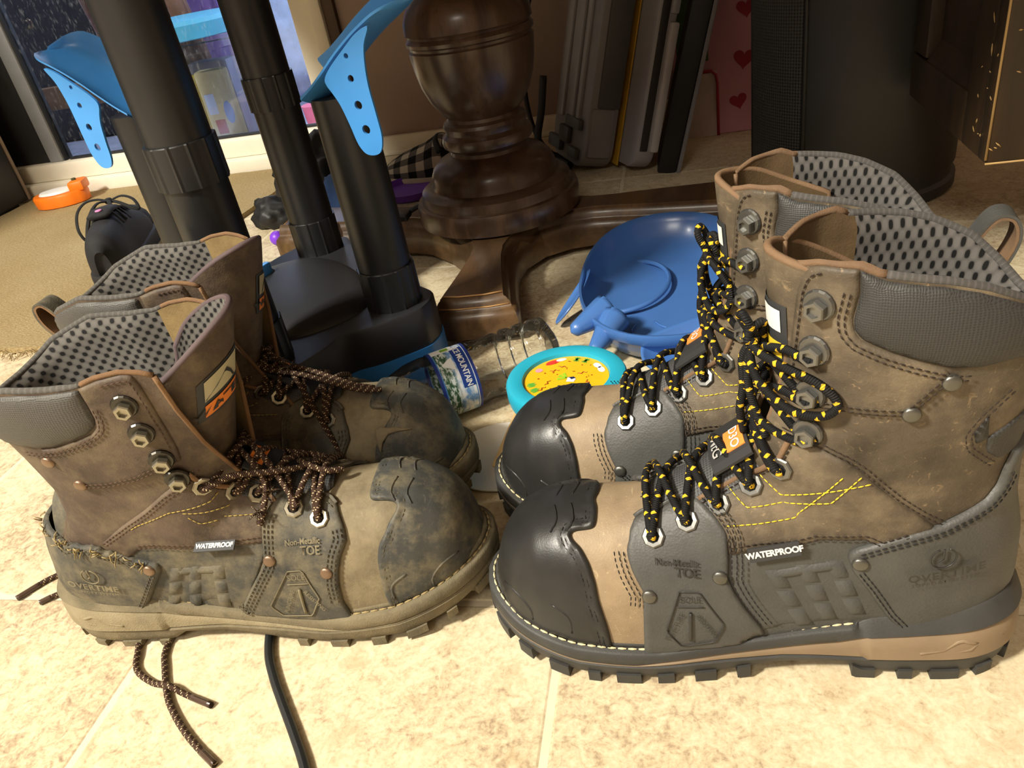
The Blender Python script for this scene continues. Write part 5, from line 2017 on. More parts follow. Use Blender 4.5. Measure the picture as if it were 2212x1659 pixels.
    P = np.array([(*(out[i] - nrm[i] * .0078), z3[i] + .001) for i in ids])
    V, F, UV = tube_data(P, .0026, 7)
    s.out('rand', V, F, m['rubber'], UV)
    # block moulded on the heel sides
    J = Join()
    for sg in (1, -1):
        for x0 in (.012, .026):
            pts = [(x0, .030), (x0 + .010, .034), (x0 + .018, .026), (x0 + .03, .024)]
            p = []
            for x, z in resample(pts, .003)[:, :2]:
                w = np.interp(x, [a for a, b in SOLE_W], [b for a, b in SOLE_W])
                p.append((x * k, sg * (w + .0016), z))
            V, F, UV = tube_data(p, .0012, 6)
            J.add(V, F, UV)
    s.out('heel_moulding', J.V, J.F, m['tan'], J.U, kind='stuff')


NEWO = dict(
    tab=[(-.004, .240), (.012, .2325), (.022, .2325), (.0265, .2345)],
    cap=[(0, .228), (.14, .229), (.42, .233), (.60, .234), (.80, .237), (.98, .242), (1.06, .2465), (1.14, .2485), (1.17, .246), (1.185, .236), (1.20, .2335), (1.28, .2325), (1.45, .2325), (1.54, .2335), (pi / 2, .2352)],
    eyestay=[(.212, .097), (.209, .101), (.205, .103), (.194, .107), (.176, .1165), (.170, .1155), (.163, .111), (.159, .106), (.158, .103), (.158, .089), (.159, .078), (.155, .068), (.150, .058), (.142, .044),
             (.135, .030), (.209, .020), (.207, .060), (.206, .068), (.208, .072), (.212, .080), (.214, .086), (.2145, .090), (.213, .093)],
    eyes=[(.198, .0965), (.1785, .106), (.161, .1175), (.144, .130), (.1295, .1455)],
    riv=[(.203, .067), (.163, .080)], criv=(.0905, .0905), friv=[(.061, .205), (.0755, .188)],
    toet=((.186, .0865), 2, .0075, (.181, .0815), 0, .0085),
    tri=[(.186, .0705), (.175, .0705), (.162, .048), (.168, .035), (.187, .032), (.195, .044)],
    mid=[(.160, .097), (.141, .1005), (.122, .1025), (.105, .1065), (.089, .1095), (.078, .103), (.066, .040), (.072, .030), (.136, .022), (.152, .050), (.160, .078)],
    tag=(.1345, .0975, .027, .0085, 11),
    counter=[(.096, .091), (.0955, .0955), (.092, .0990), (.081, .104), (.067, .109), (.053, .113), (.041, .119), (.032, .124), (.027, .131), (.025, .140), (.022, .150), (.016, .154)],
    cbot=[(.065, .036), (.075, .050), (.085, .069), (.0935, .083)],
    emb=((.052, .0945), (.0495, .084), 7, .037),
    seam=[(.129, .165), (.114, .163), (.101, .157), (.094, .151), (.087, .143), (.076, .131), (.065, .121), (.053, .112)],
    quarter=[(.172, .1165), (.161, .124), (.143, .137), (.131, .150), (.126, .164), (.114, .163), (.101, .157), (.094, .151), (.087, .143), (.076, .131), (.065, .121), (.055, .111),
             (.067, .106), (.081, .100), (.089, .105), (.105, .103), (.122, .099), (.141, .097), (.158, .092), (.160, .104), (.166, .1115)],
    yel=[[(.139, .138), (.129, .129), (.088, .145)], [(.158, .128), (.147, .119), (.106, .130), (.092, .151)], [(.158, .108), (.123, .116), (.100, .150)]],
    flap=[(.101, .260), (.115, .2595), (.1195, .257), (.122, .252), (.1235, .245), (.1245, .230), (.1265, .201), (.1275, .184), (.107, .186), (.076, .186), (.060, .206), (.0635, .211), (.074, .2155), (.087, .2205),
          (.0985, .2255), (.1015, .230), (.1025, .236), (.1005, .249)],
    pad=[(.1005, .2595), (.1000, .249), (.1018, .236), (.1012, .2305), (.098, .2265), (.087, .2215), (.074, .2165), (.061, .212), (.050, .211), (.036, .2125), (.020, .212)],
    hooks=[(.1145, .241), (.1155, .217), (.1165, .193), (.1175, .171)],
    rim=[(-.004, .212), (.010, .218), (.020, .228), (.034, .240), (.052, .2485), (.067, .253), (.084, .2555), (.095, .257), (.101, .2605), (.117, .2595), (.125, .256), (.14, .25)],
    bars=[((.1345, .0835), (.1165, .0405)), ((.1185, .0865), (.1035, .0445)), ((.1030, .0885), (.0885, .0475))],
    ring=(.09, .11))
OLDO = dict(
    cap=[(0, .260), (.14, .2595), (.45, .2605), (.62, .263), (.74, .268), (.86, .271), (1.00, .275), (1.08, .2765), (1.15, .275), (1.18, .264), (1.20, .2585), (1.30, .2575), (pi / 2, .258)],
    eyestay=[(.205, .1095), (.218, .1045), (.232, .1015), (.236, .0995), (.241, .090), (.242, .083), (.236, .073), (.233, .064), (.231, .055), (.230, .040), (.234, .022), (.198, .021), (.151, .028), (.158, .040),
             (.169, .055), (.183, .073), (.184, .079), (.1855, .092), (.1865, .100), (.191, .1055), (.195, .108)],
    eyes=[(.225, .0945), (.207, .101), (.184, .113), (.170, .122), (.160, .137)],
    riv=[(.188, .075), (.2255, .064)], criv=(.1010, .075), friv=[(.079, .174), (.089, .153)],
    toet=((.213, .0845), -2, .0075, (.2175, .079), -2, .0085),
    tri=[(.199, .067), (.209, .067), (.216, .046), (.207, .031), (.186, .031), (.179, .040)],
    mid=[(.186, .089), (.169, .091), (.139, .093), (.113, .0965), (.100, .096), (.086, .089), (.074, .036), (.080, .026), (.156, .018), (.170, .055), (.185, .079)],
    tag=(.155, .0905, .028, .0055, 1),
    counter=[(.108, .074), (.1075, .0785), (.099, .0815), (.088, .0865), (.075, .092), (.066, .097), (.052, .098), (.042, .0965), (.034, .099), (.026, .103), (.018, .104)],
    cbot=[(.078, .034), (.087, .045), (.099, .061), (.106, .070)],
    emb=((.056, .073), (.054, .0635), -9, .036),
    seam=[(.160, .154), (.152, .145), (.136, .137), (.118, .125), (.092, .110), (.072, .099)],
    quarter=[(.196, .107), (.184, .118), (.170, .127), (.160, .142), (.158, .150), (.152, .146), (.136, .137), (.118, .125), (.092, .110), (.074, .098), (.088, .084), (.100, .092), (.113, .0925), (.139, .089), (.169, .087), (.186, .086), (.187, .100)],
    yel=[[(.102, .110), (.108, .113), (.135, .123), (.160, .124), (.166, .129)], [(.143, .121), (.170, .114)], [(.145, .117), (.150, .110), (.186, .103)]],
    flap=[(.127, .2245), (.140, .228), (.155, .2295), (.160, .228), (.1615, .220), (.1615, .205), (.161, .188), (.160, .170), (.158, .161), (.146, .158), (.128, .152), (.108, .149), (.091, .149), (.087, .155), (.080, .171),
          (.079, .184), (.083, .184), (.090, .185), (.106, .189), (.119, .193), (.1245, .197), (.1265, .203), (.1270, .212)],
    pad=[(.1262, .2235), (.1262, .211), (.1258, .203), (.1238, .198), (.118, .194), (.106, .190), (.090, .186), (.078, .185), (.066, .186), (.052, .188), (.040, .190)],
    hooks=[(.148, .210), (.148, .189), (.1495, .167), (.151, .149)],
    rim=[(.01, .196), (.03, .204), (.05, .216), (.081, .2265), (.109, .2245), (.127, .225), (.140, .229), (.155, .2305), (.165, .228), (.18, .22)],
    bars=[((.119, .073), (.099, .033)), ((.132, .073), (.117, .033)), ((.149, .073), (.141, .034))],
    ring=(.09, .11))


def off_line(poly, d):
    """parallel of an open polyline (left of travel for d>0)"""
    q = resample(poly, .0015)[:, :2]
    t = np.gradient(q, axis=0)
    t /= np.maximum(np.linalg.norm(t, axis=1)[:, None], 1e-9)
    r = q + np.stack([-t[:, 1], t[:, 0]], 1) * d
    return r


def build_boot(B):
    s, L, m, old, k = B, B.L, B.m, B.st == 'old', B.L.k
    O = OLDO if old else NEWO
    sole_parts(B)
    # ---- vamp : leather over the last
    u = np.linspace(0, 1, 56)
    x0 = .03 * k
    xs = x0 + (L.tip - x0) * np.sin(u * pi / 2)
    ph = np.linspace(0, pi, 53)
    V = []
    for x in xs:
        V += list(L.foot(np.full(53, x), ph))
    F = [(i * 53 + j, i * 53 + j + 1, i * 53 + j + 54, i * 53 + j + 53) for i in range(55) for j in range(52)]
    F = [f[::-1] for f in F]
    vuv = [(v[0], v[2]) for v in V]
    s.out('vamp', V, [f for f in F if V[f[0]][0] > .168 * k], m['vamp'], vuv)
    s.out('inner_quarter', V, [f for f in F if V[f[0]][0] <= .168 * k], m['black'], vuv)
    # ---- shaft wall
    rim = smooth_tab(O['rim'])
    t0 = .0 if old else .045
    nt, nz = 100, 34
    ts = np.linspace(t0, 1 - t0, nt)
    V, UV = [], []
    for t in ts:
        xr = L.shaft(t, .24 if not old else .21)[0]
        zr = float(rim(xr))
        for q in np.linspace(0, 1, nz):
            z = .06 + (zr - .06) * q
            V.append(L.shaft(t, z))
            UV.append((t * .3, z))
    F = [(i * nz + j, i * nz + j + 1, i * nz + nz + j + 1, i * nz + nz + j) for i in range(nt - 1) for j in range(nz - 1)]
    s.out('shaft', V, F, m['brown'], UV)
    O_top = np.array([V[i * nz + nz - 1] for i in range(nt)])
    # ---- lining, set in from the wall
    Vi, UVi = [], []
    acc = 0
    inn = []
    for i, t in enumerate(ts):
        col = []
        padz = 1.0 if (.16 < t < .84) else 0.0
        for j in range(nz):
            P = np.array(V[i * nz + j])
            a = np.array(V[min(i + 1, nt - 1) * nz + j]) - np.array(V[max(i - 1, 0) * nz + j])
            nn = np.array([a[1], -a[0], 0])
            nn /= max(np.linalg.norm(nn), 1e-9)
            c = np.array([.08, 0, P[2]]) if not old else np.array([.10, 0, P[2]])
            if nn @ (c - P) < 0:
                nn = -nn
            w = .0026 + .0060 * np.clip((t - .13) / .05, 0, 1) * np.clip((1 - t - .13) / .05, 0, 1) * (1 if j < nz - 1 else .40)
            col.append(P + nn * w)
        inn.append(col)
        if i:
            acc += np.linalg.norm(np.array(col[-6])[:2] - np.array(inn[i - 1][-6])[:2])
        for c in col:
            Vi.append(c)
            UVi.append((acc, c[2]))
    Fi = [f[::-1] for f in F]

    def part(name, cond, mat):
        keep = [f for f in Fi if cond((f[0] // nz) / (nt - 1))]
        ids = sorted({i for f in keep for i in f})
        mp = {a: b for b, a in enumerate(ids)}
        s.out(name, [Vi[i] for i in ids], [tuple(mp[i] for i in f) for f in keep], mat, [UVi[i] for i in ids])
    fr = .15 if not old else .12
    part('lining', lambda q: fr <= q <= 1 - fr, m['lining'])
    part('facing_lining', lambda q: q < fr, m['suede'])
    part('facing_lining', lambda q: q > 1 - fr, m['suede'])
    # rolled top edge
    top_o, top_i = O_top, np.array([c[-1] for c in inn])
    mid = (top_o + top_i) / 2 + [0, 0, .0004]
    a0, a1 = int(nt * fr), int(nt * (1 - fr))
    w = np.minimum(np.linalg.norm(top_o - top_i, axis=1) / 2 + .0004, .0024)
    Vt, Ft, Ut = tube_data(mid[a0:a1 + 1], w[a0:a1 + 1], 8)
    s.out('collar_edge', Vt, Ft, m['lining'], [(b, a * 18) for a, b in Ut])
    for sl in (slice(0, a0 + 1), slice(a1, nt)):
        Vt, Ft, Ut = tube_data(mid[sl], w[sl], 6)
        s.out('facing_edge', Vt, Ft, m['edge'], Ut)
    for e in (0, nt - 1):
        col = np.array([(np.array(V[e * nz + j]) + np.array(inn[e][j])) / 2 for j in range(nz)])
        Vt, Ft, Ut = tube_data(col[8:], .0017, 6)
        s.out('facing_edge', Vt, Ft, m['edge'], Ut)
    # ---- panels, both sides
    for sg in (1, -1):
        s.drape('side_panel', 'side', O['mid'], .0008, m['black'], sg)
        s.drape('quarter', 'side', O['quarter'], .0016, m['brown'] if not old else m['brown'], sg, base=.0008)
        s.drape('eyestay', 'side', O['eyestay'], .0018, m['black'], sg, base=.0022, er=.0012)
        s.drape('shaft_flap', 'side', O['flap'], .0016, m['brown'], sg, base=.0002)
        s.bead('side', off_line(O['quarter'][:5], .0008), .0017, .0022, sg, m['edge'], 'facing_edge')
        e_ = O['eyestay']
        tp_ = e_[1:5] if not old else [e_[-1]] + e_[:4]
        s.bead('side', tp_, .0014, .0028, sg, m['black'], 'facing_edge')
        for u_, v_ in O['eyes'][:2]:
            s.eyelet('side', u_, v_, sg, .0042)
        for u_, v_ in O['eyes'][2:]:
            s.eyelet('side', u_, v_, sg, .0028)
        for u_, v_ in O['hooks']:
            s.hook('side', u_, v_, sg, .0022)
        for u_, v_ in O['riv']:
            s.rivet('side', u_, v_, sg, .0042)
        for u_, v_ in O['friv']:
            s.rivet('side', u_, v_, sg, .0022)
    # heel counter and collar pad wrap round the back

    def wrap(pts):
        out = []
        for x, z in pts:
            q = L.side(x, z, 1)
            out.append((math.atan2(q.y, -(q.x - .085)) * .045, z))
        return out

    def mirror_wrap(top, bot, zc_top, zc_bot):
        t, b = wrap(top), wrap(bot)
        lat = t + [(0.0, zc_top)]
        return lat + [(-a, z) for a, z in t[::-1]] + [(-a, z) for a, z in b[::-1]] + [(0, zc_bot)] + b
    cb = O['cbot']
    ct = O['counter']
    if old:
        r2 = random.Random(3)
        ct = [ct[0]] + [(x, z + (r2.uniform(-.0015, .0015) if x < .095 else 0)) for x, z in resample(ct, .0025)[1:, :2]]
    zbk = .046 if not old else .040
    bot = [(cb[0][0] - .02, cb[0][1] + .002)] + cb if False else cb
    poly = mirror_wrap(ct, bot, .1545 if not old else .1045, zbk)
    s.drape('heel_counter', 'cyl', poly, .0022, m['black'], 1, base=.0020, er=.0014, it=4)
    pt = O['pad']
    zr0 = float(rim(O['rim'][0][0]))
    lat = wrap(pt)
    topl = [(math.atan2(p[1], -(p[0] - .085)) * .045, p[2] - .0012) for p in O_top[a0:a1 + 1:3]]
    th_lim = lat[0][0]
    topl = [q for q in topl if abs(q[0]) < th_lim - .001]
    topl.sort(key=lambda q: -q[0])
    poly = [(lat[0][0], lat[0][1])] + topl + [(-lat[0][0], lat[0][1])] + [(-a, z) for a, z in lat[1:]] + [(a, z) for a, z in lat[:0:-1]]
    s.drape('collar_pad', 'cyl', poly, .0012, m['pad'], 1, base=.0004, er=.0015, puff=.0035, pr=.007, it=4, step=.004)
    # ---- toe cap
    cap = np.array(O['cap'])
    pc = np.concatenate([cap, np.stack([pi - cap[::-1, 0], cap[::-1, 1]], 1)[1:]])
    xA, aa = s.cap_chart()

    def cu(x):
        return aa * np.arcsin(np.clip((np.asarray(x) - xA) / aa, -.99, 1))
    fine = resample(np.stack([cu(pc[:, 1]), pc[:, 0] * .05], 1), .0015)[:, :2]
    for _ in range(3):
        fine[1:-1] = fine[1:-1] * .5 + (fine[:-2] + fine[2:]) * .25
    ue = aa * (pi / 2 - .02)
    poly = [tuple(p) for p in fine] + [(ue, pi * .05), (ue, 0)]

    def seam(q, d):
        a = np.sqrt(((q[:, None] - fine[None]) ** 2).sum(2)).min(1)
        g = lambda c, w: np.exp(-((a - c) / w) ** 2)
        return .0005 * g(.0022, .0012) - .0007 * g(.0042, .0007) - .0007 * g(.0068, .0007) + .0003 * g(.0055, .0007)
    s.drape('toe_cap', 'cap', poly, .0020, m['cap'], 1, base=.0008, er=.0012, step=.0024, it=0, sub=seam)
    J = Join()
    Jt = Join()
    for sg in (1, -1):
        for pts in ([(.2585, 4, 97), (.2565, 12, 96), (.2565, 17, 94), (.2595, 22, 90)], [(.2485, 4, 99), (.2465, 12, 97), (.2465, 17, 95), (.2495, 22, 92)]):
            ln = []
            sh = xA - .2 + (O['cap'][-3][1] - xA + .2 - .2325) if old else 0
            for x, y, _z in spline(pts, 5):
                x = x + (.0255 if old else 0)
                fs = np.linspace(.5, pi / 2, 60)
                P_ = L.foot(np.full(60, x), fs)
                f = fs[np.argmin(np.abs(P_[:, 1] - L.c(x) - y / 1000))]
                if sg < 0:
                    f = pi - f
                q_, n_, _ = s.frame('foot', x, f * .05)
                ln.append(q_ + n_ * .0028)
            V, F, UV = tube_data(ln, .0007, 6)
            J.add(V, F, UV)
        for pts in ([(.292, .056), (.284, .055), (.276, .047), (.2755, .039)], [(.262, .056), (.252, .049), (.251, .037)]):
            ln = []
            for x, z in resample(spline(pts, 6), .003)[:, :2]:
                pz, n_, _ = s.frame('side', x * k if old else x, z, sg)
                ln.append(pz + n_ * .0026)
            V, F, UV = tube_data(ln, .0009, 6)
            J.add(V, F, UV)
        lat = [tuple(p) for p in fine if p[1] < pi * .025 - .003] if sg > 0 else [tuple(p) for p in fine if p[1] > pi * .025 + .003]
        for d in (.0042, .0068):
            s.stitch(Jt, 'cap', off_line(lat, -d), .0024, 1, pitch=.0034, ln=.0024, r=.0004)
    s.out('toe_ridges', J.V, J.F, m['cap'], J.U, kind='stuff')
    s.out('toe_stitching', Jt.V, Jt.F, m['stitchb'], Jt.U, kind='stuff')
    if not old:
        bp = mirror_wrap([(.0405, .181), (.0455, .1715), (.0435, .164)], [(.030, .150), (.037, .157)], .188, .152)
        s.drape('heel_patch', 'cyl', bp, .0008, m['pad'], 1, base=.0006, er=.001, step=.0035)
        Jp = Join()
        for sg in (1, -1):
            for d in (.002, .0046):
                s.stitch(Jp, 'side', off_line([(.030, .193), (.0405, .181), (.0455, .1715), (.0435, .164), (.037, .157), (.030, .150)], d), .0016, sg)
        s.out('stitching', Jp.V, Jp.F, m['stitch'], Jp.U, kind='stuff')
    # ---- tongue over the instep
    xa, xe = O['eyes'][0][0] + .006, O['eyes'][4][0] - .012
    V, UV = [], []
    for x in np.linspace(xe, xa, 30):
        wd = np.interp(x, [xe, xa - .02, xa], [.66, .52, .12])
        for f in np.linspace(pi / 2 - wd, pi / 2 + wd, 17):
            q_, n_, _ = s.frame('foot', x, f * .05)
            V.append(q_ + n_ * (.0012 + .0035 * math.cos((f - pi / 2) / wd * pi / 2)))
            UV.append((x, f * .05))
    F = [(i * 17 + j, i * 17 + j + 1, i * 17 + 18 + j, i * 17 + 17 + j) for i in range(29) for j in range(16)]
    s.out('tongue_gusset', V, [f[::-1] for f in F], m['tong'], UV)
    if not old:
        plan = [(.072, .030), (.095, .030), (.114, .024), (.127, .012), (.131, 0), (.127, -.012), (.114, -.024), (.095, -.030), (.075, -.030)]
        tops = [.234, .2435, .2535, .2575, .2585, .2565, .248, .235, .222]
        bots = [.18, .17, .15, .135, .13, .135, .15, .17, .18]
        lean = [0, 0, .001, .003, .004, .003, .001, 0, 0]
    else:
        plan = [(.140, .026), (.152, .033), (.168, .031), (.184, .018), (.190, 0), (.186, -.016), (.172, -.027), (.155, -.03), (.142, -.028)]
        tops = [.190, .202, .215, .232, .240, .241, .234, .221, .206]
        bots = [.13, .125, .12, .11, .108, .11, .12, .125, .13]
        lean = [-.004, -.006, .0, .008, .012, .01, .004, 0, 0]
    pl = spline([(a, b, c, d, e) for (a, b), c, d, e in zip(plan, tops, bots, lean)], 5)
    nzz = 16
    nn = np.gradient(pl[:, :2], axis=0)
    nn = np.stack([nn[:, 1], -nn[:, 0]], 1)
    nn /= np.linalg.norm(nn, axis=1)[:, None]
    if nn[len(nn) // 2, 0] < 0:
        nn = -nn
    Vo, Vn, UV = [], [], []
    for i, (a, b, c, d, e) in enumerate(pl):
        for j in range(nzz):
            f = j / (nzz - 1)
            z = d + (c - d) * f
            sh = (-.034 if old else -.004) * (1 - f) ** 1.3 + e * f * f
            base = np.array([a + sh, b * (1 - .12 * (1 - f)), z])
            Vo.append(base + np.array([*nn[i], 0]) * .002)
            Vn.append(base - np.array([*nn[i], 0]) * .002)
            UV.append((i * .004, z))
    F = [(i * nzz + j, i * nzz + j + 1, i * nzz + nzz + j + 1, i * nzz + nzz + j) for i in range(len(pl) - 1) for j in range(nzz - 1)]
    s.out('tongue', Vo, F, m['brown'], UV)
    s.out('tongue_lining', Vn, [f[::-1] for f in F], m['lining'] if old else m['suede'], UV)
    edge = [Vo[j] * .5 + Vn[j] * .5 for j in range(nzz)] + [Vo[i * nzz + nzz - 1] * .5 + Vn[i * nzz + nzz - 1] * .5 for i in range(1, len(pl) - 1)] + \
           [Vo[(len(pl) - 1) * nzz + j] * .5 + Vn[(len(pl) - 1) * nzz + j] * .5 for j in range(nzz - 1, -1, -1)]
    V, F, UV = tube_data(edge, .0022, 7)
    s.out('tongue_binding', V, F, M_BURG if old else m['edge'], UV)
    B.tongue = (pl, Vo, nzz, nn)
    # ---- seams
    J, Jb, Jy = Join(), Join(), Join()
    for sg in (1, -1):
        for d in (.0018, .0042):
            s.stitch(J, 'side', off_line(O['seam'], -d if not old else d), .0026, sg)
            fl = [q for q in O['flap']]
            i0 = 7 if not old else 8
            bl = fl[i0:i0 + 4] if not old else fl[8:14]
            s.stitch(J, 'side', off_line(bl, -d), .0026, sg)
            s.stitch(J, 'side', off_line(O['pad'][1:9], d + .0014), .0026, sg)
        s.stitch(J, 'side', off_line(O['flap'][1:8], -.0028), .0026, sg)
        s.stitch(J, 'side', off_line(O['quarter'][:5], -.0026 if not old else -.0026) if False else off_line(O['quarter'][:5], .0026), .0032, sg)
        for d in (.0018, .0042):
            s.stitch(J, 'side', off_line(O['quarter'][-9:-1] if not old else O['quarter'][-6:-1], d), .0034, sg)
        es = O['eyestay']
        nE = 10 if not old else 0
        rt = es[5:14] if not old else es[4:10]
        lf = es[16:22] if not old else es[12:20]
        for d in (.0018, .0045, .0072):
            s.stitch(Jb, 'side', off_line(rt, -d if not old else -d), .0046, sg)
            s.stitch(Jb, 'side', off_line(lf, -d), .0046, sg)
        s.stitch(Jb, 'side', off_line(es[2:5] if not old else es[0:4], -.0022), .0046, sg)
        for y in O['yel']:
            s.stitch(Jy, 'side', y, .0027, sg, pitch=.0034, ln=.0028, r=.00042)
        for d in (.0026, .0050):
            s.stitch(Jb, 'side', off_line(ct[2:-2:1] if not old else ct[6:-8], d), .0046, sg)
            s.stitch(Jb, 'side', off_line(cb, d), .0046, sg)
    s.out('stitching', J.V, J.F, m['stitch'], J.U, kind='stuff')
    s.out('edge_stitching', Jb.V, Jb.F, m['stitchb'], Jb.U, kind='stuff')
    s.out('accent_stitching', Jy.V, Jy.F, M_YEL if not old else plain('faded yellow stitching', '#a8934a', .8), Jy.U, kind='stuff')
    # ---- rivets on the counter, moulded bars, pressed lettering
    s.rivet('side', *O['criv'], 1, .0046)
    s.rivet('side', *O['criv'], -1, .0046)
    sg = 1
    J = Join()
    for (ax, az), (bx, bz) in O['bars']:
        for f0, f1 in ((0, .3), (.34, .62), (.66, .97)):
            w_ = .0046
            poly = []
            for f in (f0, f1):
                poly.append((ax + (bx - ax) * f, az + (bz - az) * f))
            (x0, z0), (x1, z1) = poly
            V, F = [], []
            nq = 5
            for a in range(nq):
                f = a / (nq - 1)
                for b in range(5):
                    g = b / 4 - .5
                    X_, Z_ = x0 + (x1 - x0) * f + g * 2 * w_, z0 + (z1 - z0) * f
                    P, n_, _ = s.frame('side', X_, Z_, sg)
                    hgt = .0026 if (0 < a < nq - 1 and 0 < b < 4) else .0008
                    V.append(P + n_ * hgt)
            F = [(a * 5 + b, a * 5 + b + 1, a * 5 + b + 6, a * 5 + b + 5) for a in range(nq - 1) for b in range(4)]
            J.add(V, F)
        V, F = [], []
    bars = O['bars']
    for i in range(2):
        (ax, az), (bx, bz) = bars[i][0], bars[i + 1][0]
        V = []
        for a in range(5):
            f = a / 4
            for b in range(4):
                X_, Z_ = ax + (bx - ax) * f, az + (bz - az) * f - .006 * b / 3 - .0005
                P, n_, _ = s.frame('side', X_, Z_, sg)
                V.append(P + n_ * (.0024 if 0 < b < 3 else .0008))
        J.add(V, [(a * 4 + b, a * 4 + b + 1, a * 4 + b + 5, a * 4 + b + 4) for a in range(4) for b in range(3)])
    s.out('moulded_bars', J.V, J.F, m['black'], J.U, kind='stuff')
    J = Join()
    (tx, ta, tsz, t2, ta2, tsz2) = O['toet']
    s.text(J, 'Non-Metallic', tx[0], tx[1], tsz * .62, ta, .0049, bold=.0001)
    s.text(J, 'TOE', t2[0], t2[1], tsz2 * .85, ta2, .0049, bold=.0001)
    tri = O['tri']
    cx = np.mean([a for a, b in tri])
    dirx = -1 if s.s > 0 else 1
    topc = ((tri[0][0] + tri[1][0]) / 2, (tri[0][1] + tri[1][1]) / 2 - .0045)
    s.text(J, 'SOLE', topc[0], topc[1], .0056, 0, .0049)
    s.text(J, 'PUNCTURE', topc[0] - dirx * .0095, topc[1] - .0185, .0042, 62, .0049)
    s.text(J, 'RESISTING', topc[0] + dirx * .0085, topc[1] - .0185, .0042, -58, .0049)
    for pts in (tri + [tri[0]], [(topc[0] - .0075, topc[1] - .005), (topc[0] + .0075, topc[1] - .005)], [(topc[0], topc[1] - .009), (topc[0] - dirx * .001, topc[1] - .029)]):
        ln = s.line('side', pts, .0048, 1, .003)
        V, F, UV = tube_data(ln, .00045 if len(pts) != 2 or pts[0][1] == pts[1][1] else .001, 5)
        J.add(V, F, UV)
    (ec, et, ea, ew) = O['emb']
    s.text(J, 'OVERTIME', et[0], et[1], .0072, ea, .0066, space=1.12, bold=.00015)
    s.text(J, 'SUPPORT SYSTEM', et[0], et[1] - .0052, .0034, ea, .0066, space=1.25)
    ci = [(ec[0] + .0062 * math.cos(a), ec[1] + .0062 * math.sin(a)) for a in np.linspace(R(110), R(430), 26)]
    for pts in (ci, [(ec[0], ec[1] + .006), (ec[0], ec[1])], [(ec[0], ec[1]), (ec[0] - dirx * .0022, ec[1] - .0016)]):
        ln = s.line('side', pts, .0062, 1, .0015)
        V, F, UV = tube_data(ln, .0005, 5)
        J.add(V, F, UV)
    s.out('pressed_lettering', J.V, J.F, m['press'], J.U, kind='stuff', label='lettering and emblems pressed into the black leather')
    # ---- woven tag
    tx, tz, tl, th, ta = O['tag']
    P, n_, a_ = s.frame('side', tx, tz, 1)
    dx = np.array([math.cos(R(ta)) * dirx, 0, math.sin(R(ta))])
    n2 = n_ if not old else (n_ * .45 + np.array([0, 0, .9])) / np.linalg.norm(n_ * .45 + np.array([0, 0, .9]))
    dx -= n2 * (dx @ n2)
    dx /= np.linalg.norm(dx)
    dz = np.cross(n2, dx)
    dz *= np.sign(dz[2]) if abs(dz[2]) > 1e-6 else 1
    Cn = P + n_ * (.0044 if not old else .0060)

    def plate(name, hw_, hh, h, mat, ctr, parent=None):
        V = [ctr + dx * a * hw_ + dz * b * hh + n2 * c for c in (0, h) for a, b in ((-1, -1), (1, -1), (1, 1), (-1, 1))]
        F = [(3, 2, 1, 0), (4, 5, 6, 7), (0, 1, 5, 4), (1, 2, 6, 5), (2, 3, 7, 6), (3, 0, 4, 7)]
        return s.out(name, V, F, mat, smooth=False, parent=parent)
    tg = plate('side_tag', tl / 2, (.0085 if not old else .007) / 2, .0012, M_TAG, Cn)
    V, F = text_mesh('WATERPROOF', .0052 if not old else .0045, 'CENTER', 0, .95, .00022)
    VV = [Cn + dx * p.x * .9 + dz * p.y + n2 * .0015 for p in V]
    o = s.out('tag_lettering', VV, F, M_WHITE, smooth=False, parent=tg)
    # ---- pull loop at the heel
    if not old:
        lp = [(.0045, .182), (.000, .200), (-.006, .216), (-.0135, .2265), (-.0215, .2255), (-.0245, .215), (-.020, .200), (-.011, .187), (.002, .176)]
    else:
        lp = [(.036, .165), (.028, .182), (.018, .200), (.010, .209), (.003, .206), (.004, .193), (.014, .178), (.028, .163)]
    pp = spline([(a, 0, b) for a, b in lp], 6)
    for nm, of, mt in (('pull_loop', .0013, m['black']), ('loop_backing', -.0002, m['edge'])):
        V = []
        tt = np.gradient(pp, axis=0)
        n_ = np.stack([tt[:, 2], 0 * tt[:, 0], -tt[:, 0]], 1)
        n_ /= np.linalg.norm(n_, axis=1)[:, None]
        if n_[len(n_) // 2, 0] > 0:
            n_ = -n_
        w_ = .0085
        for p, q_ in zip(pp, n_):
            for (b, h) in ((-w_, -.0009), (w_, -.0009), (w_, .0009), (-w_, .0009)):
                V.append(p + np.array([0, b, 0]) + q_ * (h + of))
        F = []
        for i in range(len(pp) - 1):
            for b in range(4):
                F.append((i * 4 + b, i * 4 + (b + 1) % 4, i * 4 + 4 + (b + 1) % 4, i * 4 + 4 + b))
        F += [(3, 2, 1, 0), tuple((len(pp) - 1) * 4 + b for b in range(4))]
        sharp(s.out(nm, V, F, mt), 40)
